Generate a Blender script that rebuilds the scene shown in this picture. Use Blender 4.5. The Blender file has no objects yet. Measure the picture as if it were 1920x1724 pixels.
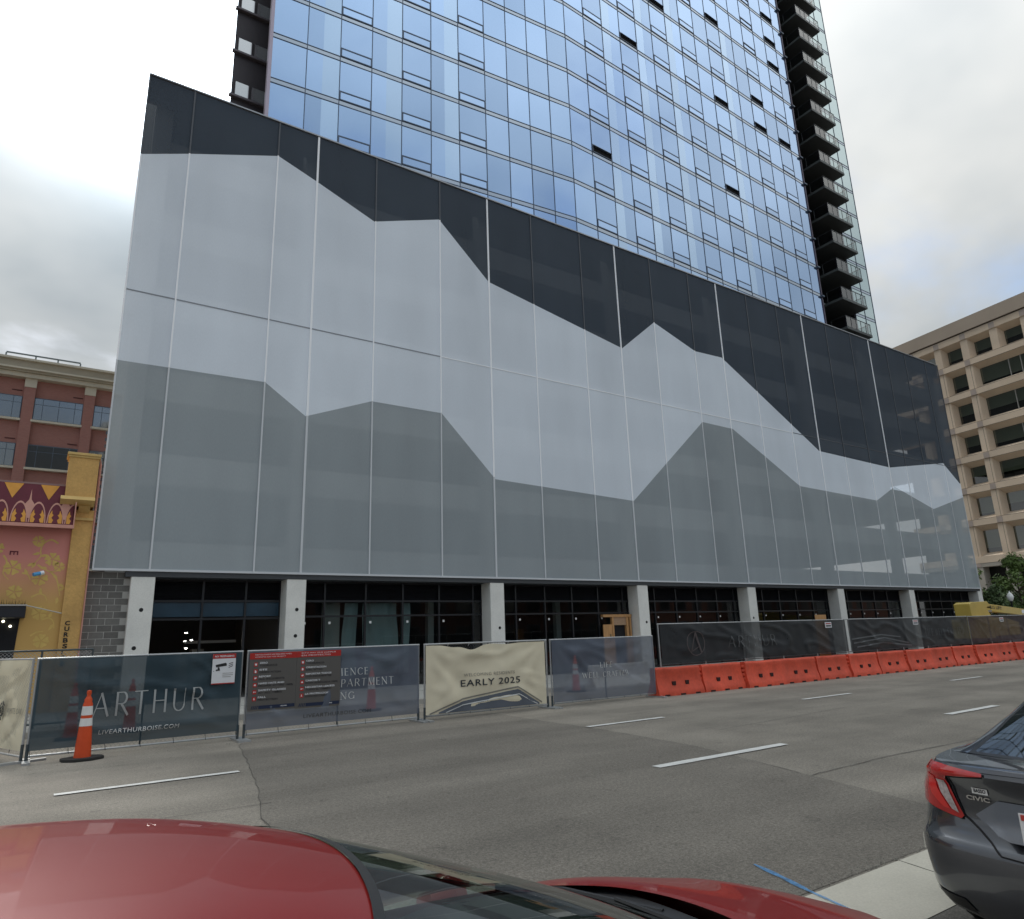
import bpy, bmesh, math, random
from mathutils import Vector, Matrix, noise
import numpy as np

random.seed(7)
R = math.radians
scene = bpy.context.scene

# ------------------------------------------------------------------ camera
YAW, PITCH, ROLL, FPX = 0.59642549, 0.24910747, -0.03286117, 1301.06
EYE = 1.85
cam_d = bpy.data.cameras.new('camera')
cam = bpy.data.objects.new('camera', cam_d)
scene.collection.objects.link(cam)
fwd = Vector((math.sin(YAW) * math.cos(PITCH), math.cos(YAW) * math.cos(PITCH), math.sin(PITCH)))
rgt = Vector((math.cos(YAW), -math.sin(YAW), 0))
upv = rgt.cross(fwd)
r2 = rgt * math.cos(ROLL) + upv * math.sin(ROLL)
u2 = -rgt * math.sin(ROLL) + upv * math.cos(ROLL)
cam.matrix_world = Matrix(((r2.x, u2.x, -fwd.x, 0), (r2.y, u2.y, -fwd.y, 0), (r2.z, u2.z, -fwd.z, EYE), (0, 0, 0, 1)))
cam_d.sensor_width = 36.0
cam_d.lens = FPX * 36.0 / 1920.0
cam_d.clip_start = 0.05
cam_d.clip_end = 3000
scene.camera = cam
scene.render.resolution_x, scene.render.resolution_y = 1024, 919

# ------------------------------------------------------------------ sky, sun, exposure
SUN_AZ, SUN_EL = R(1.5), R(42.5)            # azimuth measured from +Y towards +X
sun_dir = Vector((math.sin(SUN_AZ) * math.cos(SUN_EL), math.cos(SUN_AZ) * math.cos(SUN_EL), math.sin(SUN_EL)))
world = bpy.data.worlds.new('World')
scene.world = world
world.use_nodes = True
nt = world.node_tree
nt.nodes.clear()
def wn(t, **k):
    n = nt.nodes.new(t)
    for a, b in k.items():
        setattr(n, a, b)
    return n
def wl(a, b):
    nt.links.new(a, b)
def wmath(op, a, b=None, clamp=False):
    n = wn('ShaderNodeMath', operation=op)
    n.use_clamp = clamp
    for i, v in enumerate((a, b)):
        if v is None:
            continue
        if isinstance(v, (int, float)):
            n.inputs[i].default_value = v
        else:
            wl(v, n.inputs[i])
    return n.outputs[0]
tc = wn('ShaderNodeTexCoord')
sky = wn('ShaderNodeTexSky', sky_type='NISHITA')
sky.sun_disc = False
sky.sun_elevation = SUN_EL
sky.sun_rotation = SUN_AZ
sky.air_density = 1.0
sky.dust_density = 1.2
sky.ozone_density = 1.5
bg_sky = wn('ShaderNodeBackground')
bg_sky.inputs[1].default_value = 0.085
wl(sky.outputs[0], bg_sky.inputs[0])
sep = wn('ShaderNodeSeparateXYZ')
wl(tc.outputs['Generated'], sep.inputs[0])
zc = wmath('MAXIMUM', sep.outputs[2], 0.0)
# flattened dome coordinates so that clouds stretch towards the horizon
den = wmath('ADD', zc, 0.35)
cx = wmath('DIVIDE', sep.outputs[0], den)
cy = wmath('DIVIDE', sep.outputs[1], den)
comb = wn('ShaderNodeCombineXYZ')
wl(cx, comb.inputs[0]); wl(cy, comb.inputs[1])
n1 = wn('ShaderNodeTexNoise')
n1.inputs['Scale'].default_value = 1.7
n1.inputs['Detail'].default_value = 7
n1.inputs['Roughness'].default_value = 0.55
n1.inputs['Distortion'].default_value = 0.3
wl(comb.outputs[0], n1.inputs['Vector'])
n2 = wn('ShaderNodeTexNoise')
n2.inputs['Scale'].default_value = 1.25
n2.inputs['Detail'].default_value = 5
mp = wn('ShaderNodeMapping')
mp.inputs['Location'].default_value = (3.3, 14.1, 0.4)
wl(comb.outputs[0], mp.inputs[0]); wl(mp.outputs[0], n2.inputs['Vector'])
dot = wn('ShaderNodeVectorMath', operation='DOT_PRODUCT')
wl(tc.outputs['Generated'], dot.inputs[0])
dot.inputs[1].default_value = sun_dir
d01 = wmath('MAXIMUM', dot.outputs['Value'], 0.0)
glow = wmath('ADD', wmath('MULTIPLY', wmath('POWER', d01, 60.0), 0.40), wmath('MULTIPLY', wmath('POWER', d01, 200.0), 5.0))
# cloud radiance: overcast, mottled, with a steep zenith rise added to lift ground light
shade = wn('ShaderNodeMapRange')
shade.inputs['From Min'].default_value = 0.34
shade.inputs['From Max'].default_value = 0.66
shade.inputs['To Min'].default_value = 0.50
shade.inputs['To Max'].default_value = 0.98
wl(n2.outputs[0], shade.inputs['Value'])
zenith_lift = wmath('ADD', wmath('MULTIPLY', wmath('POWER', zc, 4.0), 0.8), 0.275)
rad = wmath('ADD', wmath('MULTIPLY', shade.outputs[0], zenith_lift), wmath('MULTIPLY', glow, wmath('ADD', n1.outputs[0], 0.35)))
bg_cl = wn('ShaderNodeBackground')
ctint = wn('ShaderNodeMix', data_type='RGBA')
ctint.inputs[6].default_value = (0.80, 0.915, 1.0, 1)
ctint.inputs[7].default_value = (0.975, 0.995, 0.985, 1)
tmap = wn('ShaderNodeMapRange')
tmap.inputs['From Min'].default_value = 0.5; tmap.inputs['From Max'].default_value = 0.9
wl(shade.outputs[0], tmap.inputs['Value']); wl(tmap.outputs[0], ctint.inputs[0]); wl(ctint.outputs[2], bg_cl.inputs[0])
wl(rad, bg_cl.inputs[1])
# cover: closed towards the sun, broken on the far side of the sky
cov = wmath('ADD', n1.outputs[0], wmath('MULTIPLY', dot.outputs['Value'], 0.06))
cover = wn('ShaderNodeMapRange')
cover.interpolation_type = 'SMOOTHSTEP'
cover.inputs['From Min'].default_value = 0.24
cover.inputs['From Max'].default_value = 0.52
wl(cov, cover.inputs['Value'])
mixw = wn('ShaderNodeMixShader')
wl(cover.outputs[0], mixw.inputs[0]); wl(bg_sky.outputs[0], mixw.inputs[1]); wl(bg_cl.outputs[0], mixw.inputs[2])
wo = wn('ShaderNodeOutputWorld')
wl(mixw.outputs[0], wo.inputs[0])

sun_l = bpy.data.lights.new('sun', 'SUN')
sun_l.energy = 0.8
sun_l.angle = R(14)
sun_l.color = (1.0, 0.95, 0.88)
sun = bpy.data.objects.new('sun', sun_l)
scene.collection.objects.link(sun)
sun.rotation_euler = (-sun_dir).to_track_quat('-Z', 'Y').to_euler()

scene.view_settings.view_transform = 'Standard'
scene.view_settings.look = 'None'
scene.view_settings.exposure = 1.45
scene.view_settings.gamma = 1.0
scene.cycles.use_denoising = True
scene.cycles.max_bounces = 8
scene.cycles.transparent_max_bounces = 12
scene.cycles.caustics_reflective = False
scene.cycles.caustics_refractive = False

# ------------------------------------------------------------------ materials
MATS = {}
def mat(name, col, rough=0.6, metal=0.0, spec=0.5, var=0.0, vscale=3.0, var2=0.0, v2scale=40.0, bump=0.0, bscale=60.0,
        coat=0.0, alpha=1.0, emit=0.0, stretch=(1, 1, 1), ior=1.45, trans=0.0, coords='world', coat_rough=0.03, rvar=0.0):
    if name in MATS:
        return MATS[name]
    m = bpy.data.materials.new(name)
    m.use_nodes = True
    t = m.node_tree
    b = t.nodes['Principled BSDF']
    b.inputs['Base Color'].default_value = (*col, 1)
    b.inputs['Roughness'].default_value = rough
    b.inputs['Metallic'].default_value = metal
    b.inputs['Specular IOR Level'].default_value = spec
    b.inputs['IOR'].default_value = ior
    b.inputs['Coat Weight'].default_value = coat
    b.inputs['Coat Roughness'].default_value = coat_rough
    b.inputs['Transmission Weight'].default_value = trans
    if emit:
        b.inputs['Emission Color'].default_value = (*col, 1)
        b.inputs['Emission Strength'].default_value = emit
    vec = None
    if var or var2 or bump or rvar:
        if coords == 'world':
            src = t.nodes.new('ShaderNodeNewGeometry').outputs['Position']
        else:
            src = t.nodes.new('ShaderNodeTexCoord').outputs['Object']
        mpn = t.nodes.new('ShaderNodeMapping')
        mpn.inputs['Scale'].default_value = stretch
        t.links.new(src, mpn.inputs[0])
        vec = mpn.outputs[0]
    last = None
    for v, s, dt in ((var, vscale, 5), (var2, v2scale, 3)):
        if not v:
            continue
        n = t.nodes.new('ShaderNodeTexNoise')
        n.inputs['Scale'].default_value = s
        n.inputs['Detail'].default_value = dt
        t.links.new(vec, n.inputs['Vector'])
        mr = t.nodes.new('ShaderNodeMapRange')
        mr.inputs['From Min'].default_value = 0.25
        mr.inputs['From Max'].default_value = 0.75
        mr.inputs['To Min'].default_value = 1 - v
        mr.inputs['To Max'].default_value = 1 + v
        t.links.new(n.outputs[0], mr.inputs['Value'])
        if last is None:
            last = mr.outputs[0]
        else:
            mu = t.nodes.new('ShaderNodeMath'); mu.operation = 'MULTIPLY'
            t.links.new(last, mu.inputs[0]); t.links.new(mr.outputs[0], mu.inputs[1])
            last = mu.outputs[0]
    if last is not None:
        mx = t.nodes.new('ShaderNodeVectorMath'); mx.operation = 'SCALE'
        mx.inputs[0].default_value = col
        t.links.new(last, mx.inputs['Scale'])
        t.links.new(mx.outputs[0], b.inputs['Base Color'])
    if rvar:
        n = t.nodes.new('ShaderNodeTexNoise'); n.inputs['Scale'].default_value = vscale * 1.7; n.inputs['Detail'].default_value = 6
        t.links.new(vec, n.inputs['Vector'])
        mr = t.nodes.new('ShaderNodeMapRange')
        mr.inputs['From Min'].default_value = 0.3; mr.inputs['From Max'].default_value = 0.7
        mr.inputs['To Min'].default_value = max(0, rough - rvar); mr.inputs['To Max'].default_value = rough + rvar
        t.links.new(n.outputs[0], mr.inputs['Value']); t.links.new(mr.outputs[0], b.inputs['Roughness'])
    if bump:
        n = t.nodes.new('ShaderNodeTexNoise')
        n.inputs['Scale'].default_value = bscale
        n.inputs['Detail'].default_value = 4
        t.links.new(vec, n.inputs['Vector'])
        bp = t.nodes.new('ShaderNodeBump')
        bp.inputs['Strength'].default_value = bump
        bp.inputs['Distance'].default_value = 0.02
        t.links.new(n.outputs[0], bp.inputs['Height'])
        t.links.new(bp.outputs[0], b.inputs['Normal'])
    if alpha < 1:
        tr = t.nodes.new('ShaderNodeBsdfTransparent')
        ms = t.nodes.new('ShaderNodeMixShader')
        ms.inputs[0].default_value = alpha
        out = t.nodes['Material Output']
        t.links.new(tr.outputs[0], ms.inputs[1]); t.links.new(b.outputs[0], ms.inputs[2]); t.links.new(ms.outputs[0], out.inputs[0])
    MATS[name] = m
    return m

def glass(name, tint, reflect, rough=0.02, refl_col=(1, 1, 1)):
    """thin architectural glass: part see-through (tinted), part mirror (facing-dependent as real glass is)"""
    if name in MATS:
        return MATS[name]
    m = bpy.data.materials.new(name); m.use_nodes = True
    t = m.node_tree
    for n in list(t.nodes):
        if n.type == 'BSDF_PRINCIPLED':
            t.nodes.remove(n)
    tr = t.nodes.new('ShaderNodeBsdfTransparent'); tr.inputs[0].default_value = (*tint, 1)
    gl = t.nodes.new('ShaderNodeBsdfGlossy'); gl.inputs['Roughness'].default_value = rough; gl.inputs[0].default_value = (*refl_col, 1)
    ge = t.nodes.new('ShaderNodeNewGeometry')
    dp = t.nodes.new('ShaderNodeVectorMath'); dp.operation = 'DOT_PRODUCT'
    t.links.new(ge.outputs['Normal'], dp.inputs[0]); t.links.new(ge.outputs['Incoming'], dp.inputs[1])
    ab = t.nodes.new('ShaderNodeMath'); ab.operation = 'ABSOLUTE'; t.links.new(dp.outputs['Value'], ab.inputs[0])
    iv = t.nodes.new('ShaderNodeMath'); iv.operation = 'SUBTRACT'; iv.inputs[0].default_value = 1.0; t.links.new(ab.outputs[0], iv.inputs[1])
    pw = t.nodes.new('ShaderNodeMath'); pw.operation = 'POWER'; pw.inputs[1].default_value = 4.5; t.links.new(iv.outputs[0], pw.inputs[0])
    mr = t.nodes.new('ShaderNodeMapRange'); mr.inputs['To Min'].default_value = reflect; mr.inputs['To Max'].default_value = 0.85
    ms = t.nodes.new('ShaderNodeMixShader')
    t.links.new(pw.outputs[0], mr.inputs['Value'])
    t.links.new(mr.outputs[0], ms.inputs[0]); t.links.new(tr.outputs[0], ms.inputs[1]); t.links.new(gl.outputs[0], ms.inputs[2])
    t.links.new(ms.outputs[0], t.nodes['Material Output'].inputs[0])
    MATS[name] = m
    return m

def per_object_tint(m, lo, hi):
    """vary a principled material's base colour a little from object to object"""
    t = m.node_tree; b = t.nodes['Principled BSDF']
    oi = t.nodes.new('ShaderNodeObjectInfo')
    mr = t.nodes.new('ShaderNodeMapRange'); mr.inputs['To Min'].default_value = lo; mr.inputs['To Max'].default_value = hi
    t.links.new(oi.outputs['Random'], mr.inputs['Value'])
    sc = t.nodes.new('ShaderNodeVectorMath'); sc.operation = 'SCALE'
    lk = b.inputs['Base Color'].links
    if lk:
        t.links.new(lk[0].from_socket, sc.inputs[0])
    else:
        sc.inputs[0].default_value = b.inputs['Base Color'].default_value[:3]
    t.links.new(mr.outputs[0], sc.inputs['Scale'])
    t.links.new(sc.outputs[0], b.inputs['Base Color'])
    return m

# ------------------------------------------------------------------ mesh helpers
COL = scene.collection
class MB:
    def __init__(self):
        self.v = []; self.f = []; self.m = []; self.mats = []
    def mi(self, m):
        if m not in self.mats:
            self.mats.append(m)
        return self.mats.index(m)
    def face(self, pts, m=0):
        n = len(self.v)
        self.v += [tuple(p) for p in pts]
        self.f.append(tuple(range(n, n + len(pts)))); self.m.append(m)
        return self
    def box(self, x0, x1, y0, y1, z0, z1, m=0, mtx=None):
        n = len(self.v)
        p = [(x0, y0, z0), (x1, y0, z0), (x1, y1, z0), (x0, y1, z0), (x0, y0, z1), (x1, y0, z1), (x1, y1, z1), (x0, y1, z1)]
        if mtx is not None:
            p = [tuple(mtx @ Vector(q)) for q in p]
        self.v += p
        for a in ((0, 3, 2, 1), (4, 5, 6, 7), (0, 1, 5, 4), (1, 2, 6, 5), (2, 3, 7, 6), (3, 0, 4, 7)):
            self.f.append(tuple(n + i for i in a)); self.m.append(m)
        return self
    def prism(self, poly, a, b, axis='y', m=0):
        """poly in the plane across the axis, swept from a to b"""
        n = len(self.v); k = len(poly)
        def mk(p, c):
            return {'y': (p[0], c, p[1]), 'x': (c, p[0], p[1]), 'z': (p[0], p[1], c)}[axis]
        self.v += [mk(p, a) for p in poly] + [mk(p, b) for p in poly]
        self.f.append(tuple(range(n, n + k))); self.f.append(tuple(range(n + 2 * k - 1, n + k - 1, -1)))
        self.m += [m, m]
        for i in range(k):
            j = (i + 1) % k
            self.f.append((n + j, n + i, n + k + i, n + k + j)); self.m.append(m)
        return self
    def tube(self, path, r, seg=8, m=0, cap=True):
        path = [Vector(p) for p in path]
        rs = r if isinstance(r, (list, tuple)) else [r] * len(path)
        n0 = len(self.v)
        up = None
        for i, p in enumerate(path):
            d = (path[min(i + 1, len(path) - 1)] - path[max(i - 1, 0)]).normalized()
            if up is None:
                up = Vector((0, 0, 1)) if abs(d.z) < 0.9 else Vector((1, 0, 0))
            a = d.cross(up)
            if a.length < 1e-4:
                a = d.cross(Vector((0, 1, 0)))
            a.normalize(); b = a.cross(d); up = b
            for j in range(seg):
                t = 2 * math.pi * j / seg
                self.v.append(tuple(p + rs[i] * (a * math.cos(t) + b * math.sin(t))))
        for i in range(len(path) - 1):
            for j in range(seg):
                k = (j + 1) % seg
                self.f.append((n0 + i * seg + j, n0 + i * seg + k, n0 + (i + 1) * seg + k, n0 + (i + 1) * seg + j)); self.m.append(m)
        if cap:
            self.f.append(tuple(n0 + j for j in range(seg))[::-1]); self.m.append(m)
            e = n0 + (len(path) - 1) * seg
            self.f.append(tuple(e + j for j in range(seg))); self.m.append(m)
        return self
    def lathe(self, prof, seg=24, m=0, c=(0, 0, 0), axis='z'):
        n0 = len(self.v)
        for (r, z) in prof:
            for j in range(seg):
                t = 2 * math.pi * j / seg
                a, b = r * math.cos(t), r * math.sin(t)
                p = {'z': (a, b, z), 'y': (a, z, b), 'x': (z, a, b)}[axis]
                self.v.append((c[0] + p[0], c[1] + p[1], c[2] + p[2]))
        for i in range(len(prof) - 1):
            for j in range(seg):
                k = (j + 1) % seg
                self.f.append((n0 + i * seg + j, n0 + i * seg + k, n0 + (i + 1) * seg + k, n0 + (i + 1) * seg + j)); self.m.append(m)
        return self
    def grid(self, fn, nu, nv, m=0, u0=0, u1=1, v0=0, v1=1):
        n0 = len(self.v)
        for i in range(nu + 1):
            for j in range(nv + 1):
                self.v.append(tuple(fn(u0 + (u1 - u0) * i / nu, v0 + (v1 - v0) * j / nv)))
        for i in range(nu):
            for j in range(nv):
                a = n0 + i * (nv + 1) + j
                self.f.append((a, a + nv + 1, a + nv + 2, a + 1)); self.m.append(m)
        return self
    def ribbon(self, pts, w, y, m=0, wend=None):
        """flat strip along a 2-D path lying in the plane y=const"""
        k = len(pts)
        L = []; Rr = []
        for i, p in enumerate(pts):
            a = pts[max(i - 1, 0)]; b = pts[min(i + 1, k - 1)]
            dx, dz = b[0] - a[0], b[1] - a[1]
            l = math.hypot(dx, dz) or 1
            ww = w if wend is None else w + (wend - w) * i / (k - 1)
            nx, nz = -dz / l * ww / 2, dx / l * ww / 2
            L.append((p[0] + nx, y, p[1] + nz)); Rr.append((p[0] - nx, y, p[1] - nz))
        for i in range(k - 1):
            self.face([L[i], Rr[i], Rr[i + 1], L[i + 1]], m)
        return self
    def mesh(self, name, mats, smooth=False, bevel=0.0, angle=35, merge=False, recalc=False):
        me = bpy.data.meshes.new(name)
        me.from_pydata(self.v, [], self.f)
        for mm in (mats if isinstance(mats, (list, tuple)) else [mats]):
            me.materials.append(mm)
        me.polygons.foreach_set('material_index', self.m)
        if bevel or merge or recalc:
            bm = bmesh.new(); bm.from_mesh(me)
            if merge:
                bmesh.ops.remove_doubles(bm, verts=bm.verts, dist=1e-4)
            if recalc:
                bmesh.ops.recalc_face_normals(bm, faces=bm.faces)
            if bevel:
                bmesh.ops.bevel(bm, geom=[e for e in bm.edges if len(e.link_faces) == 2 and e.calc_face_angle(0) > 0.6], offset=bevel, segments=2, affect='EDGES', profile=0.6)
            bm.to_mesh(me); bm.free()
        if smooth:
            me.polygons.foreach_set('use_smooth', [True] * len(me.polygons))
            me.set_sharp_from_angle(angle=R(angle))
        me.update()
        return me
    def build(self, name, mats, parent=None, **k):
        o = bpy.data.objects.new(name, self.mesh(name, mats, **k))
        COL.objects.link(o)
        if parent is not None:
            o.parent = parent
        return o

def inst(me, name, parent=None, mtx=None, loc=None):
    o = bpy.data.objects.new(name, me)
    COL.objects.link(o)
    if parent is not None:
        o.parent = parent
    if mtx is not None:
        o.matrix_local = mtx
    if loc is not None:
        o.location = loc
    return o
def tag(o, label=None, cat=None, group=None, kind=None):
    if label: o['label'] = label
    if cat: o['category'] = cat
    if group: o['group'] = group
    if kind: o['kind'] = kind
    return o
def thing(name, label, cat, loc=(0, 0, 0), rz=0.0, group=None):
    o = bpy.data.objects.new(name, None)
    COL.objects.link(o)
    o.location = loc; o.rotation_euler = (0, 0, rz)
    o.empty_display_size = 0.2
    return tag(o, label, cat, group)
def copy_tree(o, parent=None):
    c = o.copy(); COL.objects.link(c)
    if parent is not None:
        c.parent = parent
        c.matrix_parent_inverse = o.matrix_parent_inverse.copy()
    for ch in list(o.children):
        copy_tree(ch, c)
    return c
def struct(o):
    o['kind'] = 'structure'
    return o
def text_mesh(body, width=None, height=None, extrude=0.0, spacing=1.0, bold=0.0, shear=0.0, wfit=True):
    """lettering as flat mesh in the x-z plane (front towards -y), starting at x=0, z=0"""
    cu = bpy.data.curves.new('lettering', 'FONT')
    cu.body = body; cu.size = 1.0; cu.space_character = spacing; cu.offset = bold; cu.shear = shear
    cu.extrude = extrude; cu.resolution_u = 3; cu.space_line = 0.95
    ob = bpy.data.objects.new('lettering', cu)
    COL.objects.link(ob)
    dg = bpy.context.evaluated_depsgraph_get()
    me = bpy.data.meshes.new_from_object(ob.evaluated_get(dg))
    bpy.data.objects.remove(ob); bpy.data.curves.remove(cu)
    co = np.empty(len(me.vertices) * 3); me.vertices.foreach_get('co', co); co = co.reshape(-1, 3)
    if len(co) == 0:
        return me
    mn = co.min(0); mx = co.max(0)
    co[:, :2] -= mn[:2]
    w, h = (mx - mn)[:2]
    s = (height / h) if height else (width / w)
    sx = (width / w) if (width and height) else s
    out = np.stack([co[:, 0] * sx, -co[:, 2], co[:, 1] * s], 1)
    me.vertices.foreach_set('co', out.ravel()); me.update()
    return me
def put_text(name, body, m, parent, x, y, z, width=None, height=None, fn=None, **k):
    me = text_mesh(body, width, height, **k)
    me.materials.clear(); me.materials.append(m)
    if fn:
        for v in me.vertices:
            v.co.y += fn(x + v.co.x, z + v.co.z)
    o = inst(me, name, parent, loc=(x, y, z))
    return o
# stroke letters with thick and thin stems, as on the project banners; unit cap height
def seg(p, q, w):
    dx, dz = q[0] - p[0], q[1] - p[1]; l = math.hypot(dx, dz); nx, nz = -dz / l * w / 2, dx / l * w / 2
    return [(p[0] + nx, p[1] + nz), (p[0] - nx, p[1] - nz), (q[0] - nx, q[1] - nz), (q[0] + nx, q[1] + nz)]
def arc(cx, cz, rx, rz, a0, a1, w0, w1, n=10):
    out = []
    for i in range(n):
        t0, t1 = a0 + (a1 - a0) * i / n, a0 + (a1 - a0) * (i + 1) / n
        def ww(t):
            k = abs(math.cos(t)); return w1 + (w0 - w1) * k
        def pt(t, s):
            return (cx + (rx + s * ww(t) / 2) * math.cos(t), cz + (rz + s * ww(t) / 2) * math.sin(t))
        out.append([pt(t0, 1), pt(t0, -1), pt(t1, -1), pt(t1, 1)])
    return out
TK, TN = 0.105, 0.04
def ser(x, z, w=0.24):
    return [(x - w / 2, z - 0.014), (x + w / 2, z - 0.014), (x + w / 2, z + 0.014), (x - w / 2, z + 0.014)]
H_ = math.pi / 2
GLYPH = {
    'A': (0.86, [seg((0.06, 0), (0.43, 1), TN), seg((0.41, 1), (0.80, 0), TK), seg((0.19, 0.36), (0.66, 0.36), TN)]),
    'R': (0.74, [seg((0.12, 0), (0.12, 1), TK), seg((0.12, 0.98), (0.38, 0.98), TN), seg((0.12, 0.5), (0.38, 0.5), TN)] + arc(0.38, 0.74, 0.2, 0.24, -H_, H_, TK, TN) + [seg((0.34, 0.5), (0.70, 0), TK)]),
    'T': (0.72, [seg((0.36, 0), (0.36, 1), TK), seg((0.02, 0.98), (0.70, 0.98), TN)]),
    'H': (0.82, [seg((0.12, 0), (0.12, 1), TK), seg((0.70, 0), (0.70, 1), TK), seg((0.12, 0.52), (0.70, 0.52), TN)]),
    'U': (0.82, [seg((0.13, 0.3), (0.13, 1), TK), seg((0.69, 0.3), (0.69, 1), TN)] + arc(0.41, 0.31, 0.28, 0.29, math.pi, 2 * math.pi, TK * 0.8, TN)),
    'E': (0.62, [seg((0.12, 0), (0.12, 1), TK), seg((0.12, 0.98), (0.56, 0.98), TN), seg((0.12, 0.52), (0.48, 0.52), TN), seg((0.12, 0.02), (0.57, 0.02), TN), ser(0.12, 0.99), ser(0.12, 0.01)]),
    'N': (0.84, [seg((0.12, 0), (0.12, 1), TN), seg((0.12, 0.98), (0.72, 0.02), TK), seg((0.72, 0), (0.72, 1), TN), ser(0.1, 0.99), ser(0.12, 0.01), ser(0.72, 0.99)]),
    'C': (0.80, arc(0.44, 0.5, 0.36, 0.48, 0.7, 2 * math.pi - 0.7, TK, TN, 16)),
    'P': (0.66, [seg((0.12, 0), (0.12, 1), TK), seg((0.12, 0.98), (0.36, 0.98), TN), seg((0.12, 0.46), (0.36, 0.46), TN), ser(0.12, 0.01)] + arc(0.36, 0.72, 0.2, 0.26, -H_, H_, TK, TN)),
    'M': (1.0, [seg((0.12, 0), (0.14, 1), TN), seg((0.14, 1), (0.5, 0.05), TK), seg((0.5, 0.05), (0.86, 1), TN), seg((0.86, 1), (0.88, 0), TK), ser(0.12, 0.01), ser(0.88, 0.01)]),
    'G': (0.84, arc(0.44, 0.5, 0.36, 0.48, 0.7, 2 * math.pi - 0.55, TK, TN, 16) + [seg((0.74, 0.05), (0.74, 0.42), TK), ser(0.7, 0.43)]),
    'L': (0.62, [seg((0.14, 0), (0.14, 1), TK), seg((0.14, 0.02), (0.58, 0.02), TN), ser(0.14, 0.99), seg((0.58, 0), (0.58, 0.2), TN)]),
    'I': (0.30, [seg((0.15, 0), (0.15, 1), TK), ser(0.15, 0.99), ser(0.15, 0.01)]),
    'F': (0.58, [seg((0.12, 0), (0.12, 1), TK), seg((0.12, 0.98), (0.56, 0.98), TN), seg((0.12, 0.5), (0.46, 0.5), TN), ser(0.12, 0.01)]),
    'W': (1.1, [seg((0.06, 1), (0.32, 0), TK), seg((0.32, 0), (0.55, 0.9), TN), seg((0.55, 0.9), (0.80, 0), TK), seg((0.80, 0), (1.04, 1), TN)]),
    'D': (0.82, [seg((0.12, 0), (0.12, 1), TK), seg((0.12, 0.98), (0.36, 0.98), TN), seg((0.12, 0.02), (0.36, 0.02), TN)] + arc(0.36, 0.5, 0.36, 0.48, -H_, H_, TK, TN, 12)),
    'O': (0.96, arc(0.48, 0.5, 0.40, 0.48, 0, 2 * math.pi, TK, TN, 20)),
    'K': (0.78, [seg((0.12, 0), (0.12, 1), TK), seg((0.12, 0.42), (0.68, 1), TN), seg((0.28, 0.58), (0.72, 0), TK), ser(0.12, 0.01)]),
    'X': (0.78, [seg((0.08, 1), (0.70, 0), TK), seg((0.08, 0), (0.70, 1), TN)]),
    'V': (0.84, [seg((0.04, 1), (0.42, 0), TK), seg((0.42, 0), (0.78, 1), TN)]),
    ' ': (0.45, []),
}
def stroke_text(name, body, m, parent, x0, x1, z0, h, y, fn=None, gap=0.18):
    tot = sum(GLYPH[c][0] for c in body) + gap * (len(body) - 1)
    sx = (x1 - x0) / tot
    x = 0.0; o = None
    for c in body:
        w, quads = GLYPH[c]; mb = MB()
        for i, q in enumerate(quads):
            e = 0.0004 * i
            n = max(1, int(math.dist(q[0], q[3]) * 9)) if len(q) == 4 else 1
            for k in range(n):
                def lp(a, b, t): return (a[0] + (b[0] - a[0]) * t, a[1] + (b[1] - a[1]) * t)
                qq = [lp(q[0], q[3], k / n), lp(q[1], q[2], k / n), lp(q[1], q[2], (k + 1) / n), lp(q[0], q[3], (k + 1) / n)]
                mb.face([(x0 + (x + p[0]) * sx, y - e + (fn(x0 + (x + p[0]) * sx, z0 + p[1] * h) if fn else 0), z0 + p[1] * h) for p in qq])
        if quads:
            o = mb.build('letter', m, parent, merge=True)
        x += w + gap
    return o
ORD = ['first', 'second', 'third', 'fourth', 'fifth', 'sixth', 'seventh', 'eighth', 'ninth', 'tenth', 'eleventh', 'twelfth', 'thirteenth', 'fourteenth', 'fifteenth', 'sixteenth', 'seventeenth', 'eighteenth', 'nineteenth', 'twentieth']

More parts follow.
